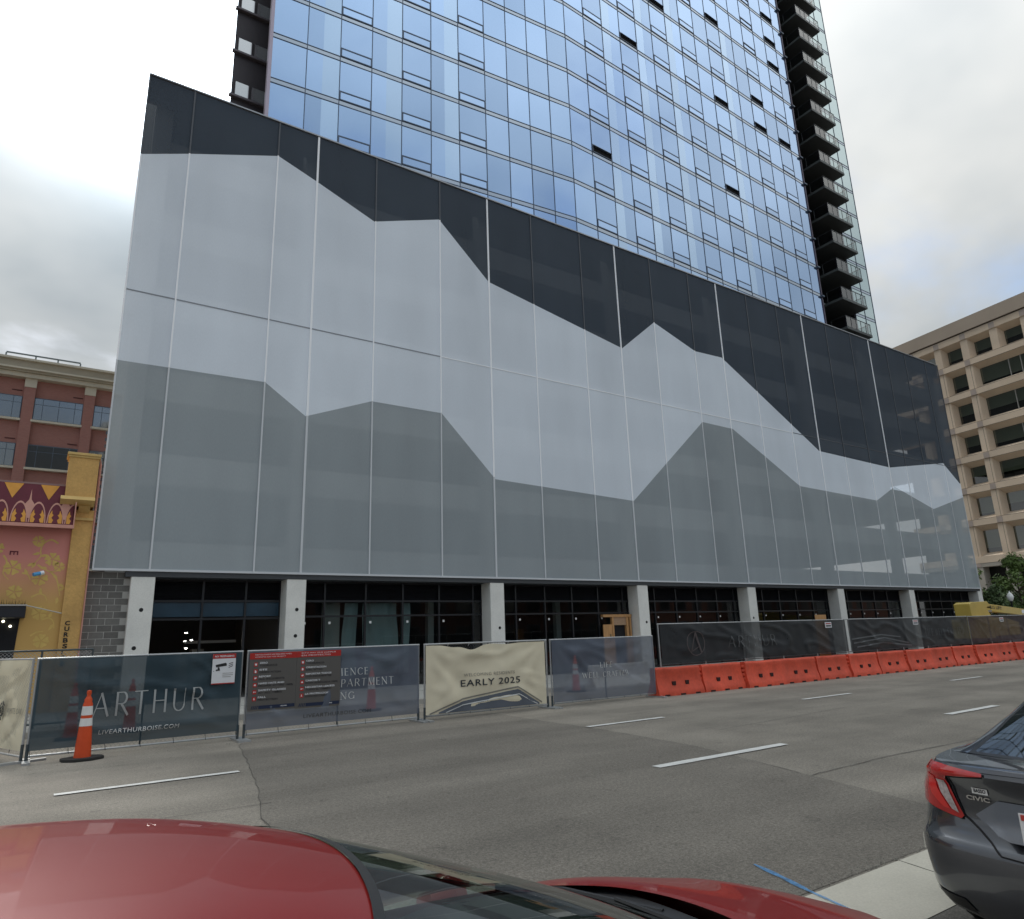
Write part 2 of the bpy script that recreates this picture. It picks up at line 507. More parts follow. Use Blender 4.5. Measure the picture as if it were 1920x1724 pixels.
# ================================================================== GROUND
m_ground = mat('far_ground', (0.13, 0.125, 0.115), 0.9, var=0.15, vscale=0.2)
def asphalt_mat(name, col, lo, hi):
    """worn asphalt: aggregate speckle, wheel-path polish along the road, oil stains and dusty patches"""
    m = bpy.data.materials.new(name); m.use_nodes = True
    t = m.node_tree; b = t.nodes['Principled BSDF']
    g = t.nodes.new('ShaderNodeNewGeometry')
    def nz(scale, det, st=(1, 1, 1), rough=0.6):
        mp_ = t.nodes.new('ShaderNodeMapping'); mp_.inputs['Scale'].default_value = st
        t.links.new(g.outputs['Position'], mp_.inputs[0])
        n = t.nodes.new('ShaderNodeTexNoise'); n.inputs['Scale'].default_value = scale; n.inputs['Detail'].default_value = det
        n.inputs['Roughness'].default_value = rough
        t.links.new(mp_.outputs[0], n.inputs['Vector'])
        return n.outputs[0]
    def rng(v, a, b_, c, d):
        r = t.nodes.new('ShaderNodeMapRange')
        for i, q in zip(('From Min', 'From Max', 'To Min', 'To Max'), (a, b_, c, d)):
            r.inputs[i].default_value = q
        t.links.new(v, r.inputs['Value']); return r.outputs[0]
    def mul(a, c):
        k = t.nodes.new('ShaderNodeMath'); k.operation = 'MULTIPLY'
        t.links.new(a, k.inputs[0]); t.links.new(c, k.inputs[1]); return k.outputs[0]
    agg = rng(nz(80, 2), 0.3, 0.7, 0.62, 1.38)
    agg2 = rng(nz(28, 3), 0.35, 0.65, 0.80, 1.20)
    stain = rng(nz(0.55, 6), 0.3, 0.7, lo, hi)
    streak = rng(nz(0.9, 5, (0.12, 1.0, 1)), 0.3, 0.7, 0.86, 1.14)
    spots = rng(nz(3.1, 4), 0.62, 0.74, 1.0, 0.72)
    sp = t.nodes.new('ShaderNodeSeparateXYZ'); t.links.new(g.outputs['Position'], sp.inputs[0])
    jit = t.nodes.new('ShaderNodeMath'); jit.operation = 'MULTIPLY_ADD'; jit.inputs[1].default_value = 2.4
    t.links.new(nz(0.8, 5, (0.3, 1, 1)), jit.inputs[0]); t.links.new(sp.outputs[1], jit.inputs[2])
    dust = rng(jit.outputs[0], 14.2, 16.2, 1.0, 1.28)
    sn = t.nodes.new('ShaderNodeMath'); sn.operation = 'SINE'
    sm = t.nodes.new('ShaderNodeMath'); sm.operation = 'MULTIPLY'; sm.inputs[1].default_value = 3.3
    t.links.new(jit.outputs[0], sm.inputs[0]); t.links.new(sm.outputs[0], sn.inputs[0])
    wheel = rng(sn.outputs[0], -1, 1, 0.93, 1.05)
    f = mul(mul(mul(agg, agg2), mul(stain, streak)), mul(spots, mul(dust, wheel)))
    sc = t.nodes.new('ShaderNodeVectorMath'); sc.operation = 'SCALE'; sc.inputs[0].default_value = col
    t.links.new(f, sc.inputs['Scale']); t.links.new(sc.outputs[0], b.inputs['Base Color'])
    b.inputs['Roughness'].default_value = 0.86
    b.inputs['Specular IOR Level'].default_value = 0.35
    bp = t.nodes.new('ShaderNodeBump'); bp.inputs['Strength'].default_value = 0.5; bp.inputs['Distance'].default_value = 0.008
    t.links.new(nz(120, 2), bp.inputs['Height']); t.links.new(bp.outputs[0], b.inputs['Normal'])
    return m
m_road = asphalt_mat('asphalt', (0.215, 0.192, 0.160), 0.80, 1.2)
m_patch = asphalt_mat('asphalt_newer', (0.168, 0.150, 0.126), 0.86, 1.12)
m_park = asphalt_mat('asphalt_parking', (0.13, 0.12, 0.105), 0.75, 1.25)
m_conc = mat('pavement_concrete', (0.40, 0.385, 0.35), 0.85, var=0.12, vscale=1.2, var2=0.08, v2scale=60, bump=0.15, bscale=120)
m_joint = mat('joint_dark', (0.05, 0.047, 0.043), 0.95)
m_line = mat('road_paint', (0.62, 0.61, 0.58), 0.7, var=0.12, vscale=6, var2=0.15, v2scale=70)

def sheet(name, pts, z, m, parent=None):
    return MB().face([(p[0], p[1], z) for p in pts]).build(name, m, parent)
def rect(x0, x1, y0, y1):
    return [(x0, y0), (x1, y0), (x1, y1), (x0, y1)]
struct(sheet('ground', rect(-700, 900, -700, 900), -0.03, m_ground))
road = struct(sheet('road', rect(-140, 260, 3.47, 19.6), 0.0, m_road))
struct(sheet('parking_lane', rect(-140, 260, 0.42, 2.752), 0.0, m_park))
# newer asphalt strip across the road
pl = [(3.75, 15.6), (3.47, 14.6), (3.15, 12.8), (2.91, 11.4), (2.62, 9.9), (2.30, 8.5), (2.05, 6.6), (1.85, 4.6), (1.75, 3.50)]
pr = [(7.93, 3.50), (7.99, 4.25), (8.5, 6.08), (8.85, 7.3), (9.21, 8.53), (9.40, 9.9), (9.52, 11.31), (9.60, 12.7), (9.67, 14.04), (9.72, 15.6)]
rr = random.Random(3)
def wob(ps):
    out = []
    for a, b in zip(ps[:-1], ps[1:]):
        for i in range(5):
            t = i / 5
            out.append((a[0] + (b[0] - a[0]) * t + rr.uniform(-.02, .02), a[1] + (b[1] - a[1]) * t))
    out.append(ps[-1]); return out
plw, prw = wob(pl), wob(pr)
sheet('asphalt_patch', plw + prw, 0.004, m_patch, road)
def crack(pts, w):
    pts = [(p[0] + rr.uniform(-.012, .012), p[1] + rr.uniform(-.012, .012)) for p in pts]
    mb = MB()
    L, Q = [], []
    for i, p in enumerate(pts):
        a, b = pts[max(0, i - 1)], pts[min(len(pts) - 1, i + 1)]
        dx, dy = b[0] - a[0], b[1] - a[1]; l = math.hypot(dx, dy) or 1
        ww = w * rr.uniform(0.5, 1.3) / 2
        L.append((p[0] - dy / l * ww, p[1] + dx / l * ww, 0.009)); Q.append((p[0] + dy / l * ww, p[1] - dx / l * ww, 0.009))
    for i in range(len(pts) - 1):
        mb.face([Q[i], Q[i + 1], L[i + 1], L[i]])
    return mb.build('crack', m_joint, road)
def lerp_path(ps, n):
    out = []
    for a, b in zip(ps[:-1], ps[1:]):
        for i in range(n):
            out.append((a[0] + (b[0] - a[0]) * i / n, a[1] + (b[1] - a[1]) * i / n))
    return out + [ps[-1]]
crack(prw[10:35], 0.012)
crack(plw[4:28], 0.005)
crack(lerp_path([(8.45, 5.89), (10.39, 5.95), (13.2, 5.8)], 10), 0.014)
crack(lerp_path([(10.6, 12.6), (14.0, 12.9), (19.0, 12.3), (22.5, 12.0)], 7), 0.012)
crack(lerp_path([(-6.0, 9.2), (-2.0, 9.35), (2.6, 9.2)], 9), 0.014)
crack(lerp_path([(11.0, 9.5), (16.0, 9.9), (21.3, 9.2)], 9), 0.012)
# lane dashes (two lines of them)
def dash(x0, x1, y, w=0.14):
    n = 14; mb = MB()
    top = [(x0 + (x1 - x0) * i / n, y + w / 2 + rr.uniform(-.006, .006)) for i in range(n + 1)]
    bot = [(x0 + (x1 - x0) * i / n, y - w / 2 + rr.uniform(-.006, .006)) for i in range(n + 1)]
    for i in range(n):
        mb.face([(*bot[i], 0.013), (*bot[i + 1], 0.013), (*top[i + 1], 0.013), (*top[i], 0.013)])
    mb.build('lane_dash', m_line, road)
for x0, x1 in ((-15.6, -13.2), (-7.6, -5.3), (0.45, 2.79), (9.59, 11.76), (16.85, 19.07), (24.8, 26.9), (32.6, 34.8), (40.4, 42.6), (48.2, 50.4)):
    dash(x0, x1, 11.70)
for x0, x1 in ((-9.2, -6.3), (-0.9, 2.0), (7.45, 10.35), (15.79, 17.98), (24.0, 26.3), (32.2, 34.4), (40.4, 42.6)):
    dash(x0, x1, 7.63, 0.17)
# small dark spots and litter on the asphalt (tar, gum)
mb = MB()
for i in range(110):
    x, y, s = rr.uniform(-3, 24), rr.uniform(4, 14.6), rr.uniform(.004, .018)
    k = 6; a0 = rr.uniform(0, 6)
    mb.face([(x + s * rr.uniform(.6, 1.3) * math.cos(a0 + 6.283 * i_ / k) * 1.6, y + s * rr.uniform(.5, 1.0) * math.sin(a0 + 6.283 * i_ / k), 0.017) for i_ in range(k)])
o = mb.build('tar_spots', m_joint, road); o['kind'] = 'stuff'
# concrete gutter: slabs with joints
gut = struct(sheet('gutter_bed', rect(-140, 260, 2.752, 3.47), -0.008, m_joint))
xs = [-13.0 + 3.05 * i for i in range(-3, 18)]
xs = [x + 0.52 for x in xs]
m_gut = per_object_tint(mat('gutter_concrete', (0.47, 0.44, 0.37), 0.85, var=0.13, vscale=1.6, var2=0.10, v2scale=70, bump=0.15, bscale=150), 0.93, 1.05)
for i, (a, b) in enumerate(zip(xs[:-1], xs[1:])):
    j = 0.03 * math.sin(i * 2.1)
    MB().face([(a + .006, 2.756, 0.003), (b - .006, 2.756, 0.003), (b - .006 + .16, 3.462, 0.006), (a + .006 + .16, 3.462, 0.006)]).build('gutter_slab', m_gut, gut)
m_blue = mat('blue_marking_paint', (0.09, 0.27, 0.52), 0.8, var=0.35, vscale=14, var2=0.3, v2scale=60, alpha=0.6)
mb = MB()
bp_ = lerp_path([(5.02, 4.12), (4.93, 3.8), (4.83, 3.50), (4.78, 3.3), (4.70, 3.02), (4.66, 2.90)], 4)
L = []
for i, p in enumerate(bp_):
    w = (0.05 if p[1] > 3.5 else 0.03) * rr.uniform(.6, 1.25) * (0.35 if i in (0, len(bp_) - 1) else 1)
    L.append(((p[0] - w / 2, p[1], 0.012), (p[0] + w / 2, p[1], 0.012)))
for a, b in zip(L[:-1], L[1:]):
    mb.face([a[0], a[1], b[1], b[0]])
mb.build('painted_utility_mark', m_blue, gut)
# kerb and pavement on the camera's side
mb = MB(); mb.box(-140, 260, 0.26, 0.42, -0.02, 0.15)
struct(mb.build('kerb_near', m_conc, bevel=0.02))
struct(sheet('sidewalk_near', rect(-140, 260, -6.0, 0.262), 0.146, m_conc))
# kerb and pavement in front of the building
mb = MB(); mb.box(-140, 61.5, 19.45, 19.62, -0.02, 0.15)
struct(mb.build('kerb_far', m_conc, bevel=0.02))
fsw = struct(sheet('sidewalk_far', rect(-140, 62.0, 19.61, 25.9), 0.142, m_joint))
msl = MB().face([(-.74, -.74, 0), (.74, -.74, 0), (.74, .74, 0), (-.74, .74, 0)]).mesh('paving_slab', per_object_tint(mat('slab_concrete', (0.40, 0.39, 0.36), 0.85, var=0.1, vscale=2, var2=0.06, v2scale=50), 0.9, 1.06))
for i in range(-3, 22):
    for j in range(4):
        inst(msl, 'paving_slab', fsw, loc=(i * 1.5, 20.4 + j * 1.5, 0.148))

# ================================================================== PODIUM
S = 25.0 / 22.5
def sx(x): return x * S
def sz(z): return (z - 1.85) * S + 1.85
PX0, PX1, PZ0, PZ1, PZM = 1.27, 60.05, 4.29, 22.50, 13.76
m_scr = {'dark': mat('screen_charcoal', (0.058, 0.075, 0.098), 0.75, spec=0.2, var=0.09, vscale=0.5, var2=0.05, v2scale=30, stretch=(1.2, 1, .3), alpha=0.80),
         'light': mat('screen_pale_grey', (0.84, 0.905, 0.98), 0.75, spec=0.2, var=0.06, vscale=0.5, var2=0.03, v2scale=30, stretch=(1.2, 1, .3), alpha=0.78),
         'mid': mat('screen_mid_grey', (0.385, 0.428, 0.45), 0.75, spec=0.2, var=0.08, vscale=0.5, var2=0.04, v2scale=30, stretch=(1.2, 1, .3), alpha=0.74)}
for _m in m_scr.values():
    per_object_tint(_m, 0.95, 1.05)
m_rail_l = mat('screen_joint_pale', (0.93, 0.94, 0.96), 0.5)
m_rail_m = mat('screen_joint_grey', (0.60, 0.62, 0.64), 0.5)
m_rail_d = mat('screen_joint_dark', (0.085, 0.092, 0.105), 0.5)
m_cc = mat('column_concrete', (0.76, 0.75, 0.70), 0.8, var=0.08, vscale=1.5, var2=0.06, v2scale=25, bump=0.12, bscale=60)
m_gar = mat('garage_concrete', (0.52, 0.52, 0.50), 0.85, var=0.12, vscale=0.6)
m_black = mat('black_aluminium', (0.013, 0.014, 0.017), 0.38, var=0.1, vscale=4)
m_void = mat('dark_interior', (0.012, 0.012, 0.014), 0.9)
podium = thing('parking_podium', 'long parking podium behind a grey mountain patterned screen, over concrete columns', 'building', (30, 25, 0))
def PB(mb, name, mats, parent=podium, **k):
    """build in world coordinates under the podium"""
    o = mb.build(name, mats, parent, **k)
    b = o
    while b.parent is not None:
        b = b.parent
    o.matrix_parent_inverse = Matrix.Translation(-b.location) if o.parent is b else Matrix.Identity(4)
    return o
seams = [1.15, 2.55, 5.44, 6.9, 9.24, 12.05, 14.38, 16.7, 19.55, 21.77, 24.16, 27.0, 29.25, 31.83, 34.61, 37.1, 39.64, 42.41, 44.6, 46.78, 49.26, 52.12, 54.05]
seams = [sx(x) for x in seams]
seams[0], seams[-1] = PX0, PX1
bold = {sx(x) for x in (6.9, 14.38, 21.77, 29.25, 37.1, 44.6)}
f1 = [(1.1, 17.35), (2.55, 17.95), (5.45, 19.04), (6.95, 18.49), (9.19, 17.6), (12.02, 18.65), (14.37, 16.45), (21.85, 15.01), (24.17, 16.91), (27.04, 15.96), (29.14, 16.03), (37.04, 11.78), (44.69, 11.61), (52.08, 12.72), (54.4, 11.2)]
f2 = [(1.0, 10.22), (5.45, 10.3), (6.85, 9.32), (9.22, 10.25), (12.08, 10.24), (14.46, 7.87), (21.85, 7.59), (27.05, 12.09), (29.40, 12.05), (34.66, 9.46), (42.50, 9.27), (44.90, 10.37), (49.5, 9.25), (54.4, 10.5)]
f1 = [(sx(a), sz(b)) for a, b in f1]; f2 = [(sx(a), sz(b)) for a, b in f2]
def ev(f, x):
    for a, b in zip(f[:-1], f[1:]):
        if a[0] <= x <= b[0]:
            return a[1] + (b[1] - a[1]) * (x - a[0]) / (b[0] - a[0])
    return f[0][1] if x < f[0][0] else f[-1][1]
def cuts(xa, xb, z0, z1):
    c = {xa, xb}
    for f in (f1, f2):
        for (p, q) in zip(f[:-1], f[1:]):
            if xa < p[0] < xb: c.add(p[0])
            for zz in (z0, z1):
                if (p[1] - zz) * (q[1] - zz) < 0:
                    x = p[0] + (zz - p[1]) * (q[0] - p[0]) / (q[1] - p[1])
                    if xa < x < xb: c.add(x)
    return sorted(c)
for row, (z0, z1) in enumerate(((PZ0, PZM - 0.02), (PZM + 0.02, PZ1))):
    for xa, xb in zip(seams[:-1], seams[1:]):
        mb = MB(); e = 0.022
        c = cuts(xa + e, xb - e, z0, z1)
        for p, q in zip(c[:-1], c[1:]):
            def clampz(v): return min(max(v, z0), z1)
            lv = [(z0, z0), (clampz(ev(f2, p + 1e-6)), clampz(ev(f2, q - 1e-6))), (clampz(ev(f1, p + 1e-6)), clampz(ev(f1, q - 1e-6))), (z1, z1)]
            for k in range(3):
                (a0, b0), (a1, b1) = lv[k], lv[k + 1]
                if a1 - a0 < 1e-4 and b1 - b0 < 1e-4:
                    continue
                mb.face([(p, 25.0, a0), (q, 25.0, b0), (q, 25.0, b1), (p, 25.0, a1)], k)
        PB(mb, 'screen_panel', [m_scr['mid'], m_scr['light'], m_scr['dark']], merge=True)
# joints between the panels
for x in seams:
    bd = x in bold
    w = 0.078 if bd else 0.055
    if x in (PX0, PX1): w = 0.05
    mb = MB()
    zs = [PZ0, ev(f2, x), ev(f1, x), PZ1]
    for k in range(3):
        mb.box(x - w / 2, x + w / 2, 24.965, 25.02, zs[k], zs[k + 1], k)
    PB(mb, 'panel_joint', [m_rail_m, m_rail_l, m_rail_l if bd else m_rail_d])
for xa, xb in zip(seams[:-1], seams[1:]):
    mb = MB(); xm = (xa + xb) / 2
    mm = m_rail_l if (PZM < ev(f1, xm) and xm > 14) else (mat('screen_joint_slate', (0.26, 0.28, 0.31), 0.5) if PZM < ev(f1, xm) else m_rail_d)
    PB(MB().box(xa + .03, xb - .03, 24.985, 25.02, PZM - 0.018, PZM + 0.018), 'panel_joint', mm)
PB(MB().box(PX0 - .02, PX1 + .05, 24.95, 25.24, PZ1 + .031, PZ1 + 0.09), 'top_cap', mat('cap_metal', (0.33, 0.34, 0.36), 0.4, metal=0.6))
PB(MB().box(PX0 - .02, PX1 + .02, 24.95, 25.08, PZ0 - 0.07, PZ0), 'bottom_rail', m_rail_m)
PB(MB().box(PX0 + .9, PX1 - .05, 25.02, 25.75, PZ0 - 0.24, PZ0 - 0.073), 'soffit_beam', mat('soffit_dark_metal', (0.06, 0.065, 0.07), 0.5))
# scalloped fixing brackets along the free left edge
for i in range(20):
    z = PZ0 + 0.1 + i * 0.22
    PB(MB().box(PX0 - 0.075, PX0 - 0.03, 25.0, 25.05, z, z + 0.10), 'edge_bracket', m_rail_d)
# the garage behind the screen
lev = [4.12, 7.15, 10.2, 13.25, 16.3, 19.35, 22.2]
for i, z in enumerate(lev):
    PB(MB().prism([(1.71, 25.91), (PX1 - .1, 25.91), (PX1 - .1, 52), (3.51, 52)], z, z + 0.30, 'z'), 'floor_slab', m_gar, recalc=True)
    if 0 <= i < 6:
        PB(MB().box(PX1 - .30, PX1 - .12, 25.92, 39.9, z + .301, z + 1.5), 'guard_wall', m_gar)
        PB(MB().box(1.325, PX1 - .1, 25.75, 25.9, z, z + 1.15), 'guard_wall', m_gar)
for x in [sx(v) for v in (1.72, 6.85, 14.4, 21.85, 29.3, 37.1, 44.7, 53.6)]:
    PB(MB().box(x - .3, x + .3, 25.35, 25.9, 4.2, 22.3), 'garage_column', m_gar)
PB(MB().box(1.285, PX1 - .1, 25.06, 25.20, 21.45, 22.53), 'roof_parapet', mat('parapet_dark', (0.16, 0.16, 0.165), 0.8))
PB(MB().box(2.2, PX1 - .1, 40.0, 40.3, 4.4, 22.1), 'core_wall', mat('garage_core', (0.05, 0.05, 0.055), 0.9))
PB(MB().prism([(1.335, 25.92), (1.70, 25.92), (3.5, 52), (3.1, 52)], 4.2, 22.42, 'z'), 'side_wall', m_gar, recalc=True)
PB(MB().box(PX1 - .35, PX1 - .12, 26.3, 34.0, 0.15, 4.1), 'end_wall', mat('party_wall_dark', (0.10, 0.10, 0.10), 0.9))
# louvred band and parked-car level details that show faintly through the lower screen
m_louv = mat('louvre_grey', (0.09, 0.095, 0.10), 0.6)
for xa, xb in ((3.0, 6.9), (7.9, 15.4), (16.8, 23.4)):
    mb = MB()
    for k in range(16):
        z = 5.5 + k * 0.11
        mb.face([(xa, 25.62, z), (xb, 25.62, z), (xb, 25.70, z + 0.085), (xa, 25.70, z + 0.085)])
    PB(mb, 'louvre_bank', m_louv)
# --- ground floor
cols = [sx(v) for v in (2.42, 6.81, 14.42, 22.0, 29.45, 37.2, 44.85, 53.95)]
def col_mesh():
    mb = MB(); mb.box(-.345, .345, 0, .75, 0, PZ0 - 0.09)
    return mb.mesh('column', m_cc, bevel=0.025)
cm = col_mesh()
m_hole = mat('bolt_hole_dark', (0.02, 0.02, 0.02), 0.9)
hole = MB().lathe([(0.0, -.002), (0.05, -.002), (0.062, -.006), (0.062, 0.0)], 14, axis='y').mesh('bolt_hole', m_hole)
for i, x in enumerate(cols):
    c = inst(cm, 'column', podium)
    c.matrix_parent_inverse = Matrix.Translation(-podium.location)
    c.location = (x, 25.03, 0.14)
    hz = [((0.02, 3.02), (-0.08, 1.86)), ((0.04, 3.0), (0.03, 2.1)), ((0.08, 2.2),), ((0.1, 2.3),), ((-.1, 2.4),), (), (), ()][i]
    for dx, z in hz:
        inst(hole, 'bolt_hole', c, loc=(dx, 0, z - 0.14))
# storefront: a bay at a time
m_sglass = glass('storefront_glass', (0.62, 0.70, 0.70), 0.07)
m_tglass = mat('transom_painted_reflection', (0.022, 0.055, 0.085), 0.25, spec=0.4, var=0.2, vscale=2)  # matte dark blue painted in for the bluish reflection on the transom
m_stick = mat('white_sticker', (0.8, 0.8, 0.78), 0.6)
m_lv = mat('storefront_louvre', (0.022, 0.023, 0.027), 0.45)
SY = 25.80
def bay(x0, x1, mulls, doors=True, glaze=True):
    rows = (4.03, 3.33, 2.78)
    xs = [x0] + [m for m in mulls if x0 + .2 < m < x1 - .2] + [x1]
    fr = MB()
    for x in xs:
        fr.box(x - .035, x + .035, SY - .06, SY + .06, 0.15, 4.04)
    for z in (rows[0], rows[1], rows[2] if glaze else 2.74, 0.22):
        if not glaze and z == 0.22:
            continue
        fr.box(x0, x1, SY - .075, SY + .05, z - .035, z + .035)
    PB(fr, 'storefront_frame', m_black)
    for a, b in zip(xs[:-1], xs[1:]):
        lv = MB(); lv.face([(a + .03, SY + .05, rows[1]), (b - .03, SY + .05, rows[1]), (b - .03, SY + .05, rows[0]), (a + .03, SY + .05, rows[0])])
        n = 11
        for k in range(n):
            z = rows[1] + .05 + k * (rows[0] - rows[1] - .1) / n
            lv.face([(a + .035, SY - .05, z), (b - .035, SY - .05, z), (b - .035, SY + .03, z + .05), (a + .035, SY + .03, z + .05)])
        PB(lv, 'louvre_panel', m_lv)
        if b - a > 0.1:
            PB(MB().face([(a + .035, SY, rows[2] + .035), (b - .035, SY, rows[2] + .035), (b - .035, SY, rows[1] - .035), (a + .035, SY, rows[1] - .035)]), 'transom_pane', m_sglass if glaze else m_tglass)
            if glaze:
                PB(MB().face([(a + .035, SY, 0.255), (b - .035, SY, 0.255), (b - .035, SY, rows[2] - .035), (a + .035, SY, rows[2] - .035)]), 'glass_pane', m_sglass)
                if b - a > 0.9:
                    xx = a + 0.18
                    PB(MB().box(xx, xx + .085, SY - .012, SY - .004, 2.50, 2.585), 'glass_sticker', m_stick)
hw = 0.35
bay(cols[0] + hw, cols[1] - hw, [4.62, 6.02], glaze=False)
bay(cols[1] + hw, cols[2] - hw, [8.85, 10.46, 12.02, 13.64, 15.25])
bay(cols[2] + hw, cols[3] - hw, [17.43, 19.02, 20.58, 22.16, 23.73])
bay(cols[3] + hw, cols[4] - hw, [25.91, 27.45, 29.01, 30.6, 32.0])
bay(cols[4] + hw, cols[5] - hw, [34.52, 36.09, 37.73, 39.35, 40.75])
bay(cols[5] + hw, cols[6] - hw, [43.1, 44.7, 46.3, 47.9, 49.3])
bay(cols[6] + hw, cols[7] - hw, [52.0, 53.6, 55.2, 56.8, 58.4])
# rooms behind the shop glass
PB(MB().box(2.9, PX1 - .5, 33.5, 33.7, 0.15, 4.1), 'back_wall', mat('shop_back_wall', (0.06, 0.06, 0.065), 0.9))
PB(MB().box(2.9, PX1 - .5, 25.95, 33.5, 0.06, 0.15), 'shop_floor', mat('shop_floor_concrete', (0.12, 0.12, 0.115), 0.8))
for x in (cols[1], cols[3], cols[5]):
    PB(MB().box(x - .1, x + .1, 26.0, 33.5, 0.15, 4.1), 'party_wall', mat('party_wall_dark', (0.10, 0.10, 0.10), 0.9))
m_stud = mat('interior_post', (0.42, 0.42, 0.40), 0.8)
for x, y in ((14.35, 28.0), (21.75, 28.5), (26.8, 29), (35.6, 28), (38.4, 29.5), (45.2, 28.2), (54.0, 28.5)):
    PB(MB().box(x - .14, x + .14, y - .14, y + .14, 0.15, 4.1), 'interior_post', m_stud)
# garage entrance: lamps deep inside, height bar and a dim counter
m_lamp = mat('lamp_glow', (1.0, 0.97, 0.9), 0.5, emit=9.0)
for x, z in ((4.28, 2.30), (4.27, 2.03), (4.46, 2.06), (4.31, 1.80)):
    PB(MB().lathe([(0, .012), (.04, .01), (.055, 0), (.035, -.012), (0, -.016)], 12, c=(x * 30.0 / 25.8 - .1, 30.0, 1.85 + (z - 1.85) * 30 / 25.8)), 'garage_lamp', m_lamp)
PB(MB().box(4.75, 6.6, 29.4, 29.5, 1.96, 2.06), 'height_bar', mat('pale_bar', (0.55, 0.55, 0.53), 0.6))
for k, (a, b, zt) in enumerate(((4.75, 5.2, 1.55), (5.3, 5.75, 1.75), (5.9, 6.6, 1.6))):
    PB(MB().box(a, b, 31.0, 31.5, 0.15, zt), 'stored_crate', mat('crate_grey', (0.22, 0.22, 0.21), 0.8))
# plywood doorway in the third bay
m_ply = mat('plywood', (0.50, 0.27, 0.11), 0.7, var=0.15, vscale=3, stretch=(6, 1, 1))
dr = PB(MB().box(22.22, 24.02, SY - .30, SY - .12, 2.58, 2.70), 'doorway_frame', m_ply)
PB(MB().box(23.68, 23.82, SY - .28, SY - .14, 0.15, 2.58), 'door_post', m_ply)
PB(MB().box(23.90, 24.0, SY - .28, SY - .14, 0.15, 2.58), 'door_post', m_ply)
PB(MB().box(22.78, 22.88, SY - .28, SY - .14, 0.15, 2.58), 'door_post', m_ply)
PB(MB().box(22.88, 23.68, SY - .25, SY - .2, 2.20, 2.58), 'header_board', mat('osb_board', (0.40, 0.26, 0.16), 0.8, var=0.25, vscale=25))
PB(MB().box(22.22, 22.78, SY - .26, SY - .22, 0.15, 2.24), 'plywood_door', m_ply)
PB(MB().box(22.60, 22.68, SY - .29, SY - .262, 1.50, 1.80), 'door_handle', mat('brass_dull', (0.25, 0.17, 0.08), 0.5))
PB(MB().face([(22.88, SY - .14, .15), (23.68, SY - .14, .15), (23.68, SY - .14, 2.2), (22.88, SY - .14, 2.2)]), 'door_opening', m_void)
# translucent sheeting hung behind the glass of the second bay
m_poly = mat('plastic_sheeting', (0.42, 0.52, 0.52), 0.35, spec=0.6, alpha=0.62, bump=0.2, bscale=6)
def sheeting(x0, x1, z0, z1, y, amp, seed):
    def fn(u, v):
        x = x0 + (x1 - x0) * u; z = z0 + (z1 - z0) * v
        d = noise.noise(Vector((x * 2.2 + seed, z * .5, seed))) * amp + noise.noise(Vector((x * 6 + seed, z * 1.1, 3))) * amp * .4
        return (x + .04 * math.sin(z * 2 + seed), y + d, z)
    o = MB().grid(fn, 26, 18).build('plastic_sheet', m_poly, None, smooth=True, angle=180)
    return o
tag(sheeting(9.75, 10.3, 0.6, 3.28, 26.15, .12, 1), 'narrow torn strip of clear plastic sheeting behind shop glass of second bay', 'sheeting', 'plastic sheets hung inside the shop')
tag(sheeting(10.55, 12.0, 0.6, 3.28, 26.2, .12, 5), 'widest teal tinted plastic sheet hanging behind the shop glass', 'sheeting', 'plastic sheets hung inside the shop')
tag(sheeting(12.1, 12.5, 0.6, 3.28, 26.15, .12, 9), 'narrow crumpled plastic strip next to the widest hanging sheet', 'sheeting', 'plastic sheets hung inside the shop')
PB(MB().box(8.95, 9.65, 26.3, 26.36, 0.15, 3.3), 'drywall_sheet', mat('drywall', (0.30, 0.30, 0.28), 0.9))
# concrete block wall at the left end
blk = MB().box(-.194, .194, -.0, .10, -.094, .094).mesh('concrete_block', per_object_tint(mat('concrete_block', (0.165, 0.160, 0.148), 0.9, var=0.12, vscale=9, var2=0.1, v2scale=80, bump=0.25, bscale=90), 0.84, 1.12), bevel=0.006)
half = MB().box(-.092, .092, -.0, .10, -.094, .094).mesh('concrete_block_half', blk.materials[0], bevel=0.006)
PB(MB().box(1.16, 2.36, 25.280, 25.42, 0.14, 4.2), 'mortar_wall', mat('mortar', (0.42, 0.41, 0.38), 0.9))
for j in range(20):
    z = 0.14 + 0.1016 + j * 0.2032
    off = 0 if j % 2 else 0.2032
    k = 0
    xs_ = [1.16 + .2032 + off + .4064 * i for i in range(3)]
    for x in xs_:
        if x + .19 > 2.37: continue
        o = inst(blk, 'concrete_block', podium); o.matrix_parent_inverse = Matrix.Translation(-podium.location); o.location = (x, 25.275, z)
    for x in ((1.16 + .1016,) if off else (1.16 + .4064 * 2 + .2032 - .1,)):
        pass
    if off:
        o = inst(half, 'concrete_block', podium); o.matrix_parent_inverse = Matrix.Translation(-podium.location); o.location = (1.16 + .1016, 25.275, z)
    else:
        pass

# ================================================================== TOWER
tower = thing('glass_tower', 'tall blue glass apartment tower rising behind the patterned podium', 'building', (27.7, 32, 22.5))
KX, KY = 27.70, 32.0
FL, Z0, BAND = 3.07, 32.56, 0.31
tR = R(2.4); tL = R(5.2)
dR = (math.cos(tR), math.sin(tR)); dL = (-math.cos(tL), math.sin(tL))
mR = [1.984 * i for i in range(16)] + [31.25]
mL = [0, 1.69, 3.38, 5.07, 6.78] + [6.78 + 1.93 * i for i in range(1, 8)]
ventR = {1, 3, 5, 7, 9, 12, 14}
ventL = {4, 6, 8}
openv = {(1, 1), (3, 5), (5, 7), (9, 2), (9, 8), (14, 10), (14, 9), (14, 8), (9, 5), (12, 6), (12, 5), (14, 5)}
m_tg = per_object_tint(mat('tower_glass', (0.40, 0.56, 0.82), 0.03, metal=0.93, rvar=0.0), 0.84, 1.08)
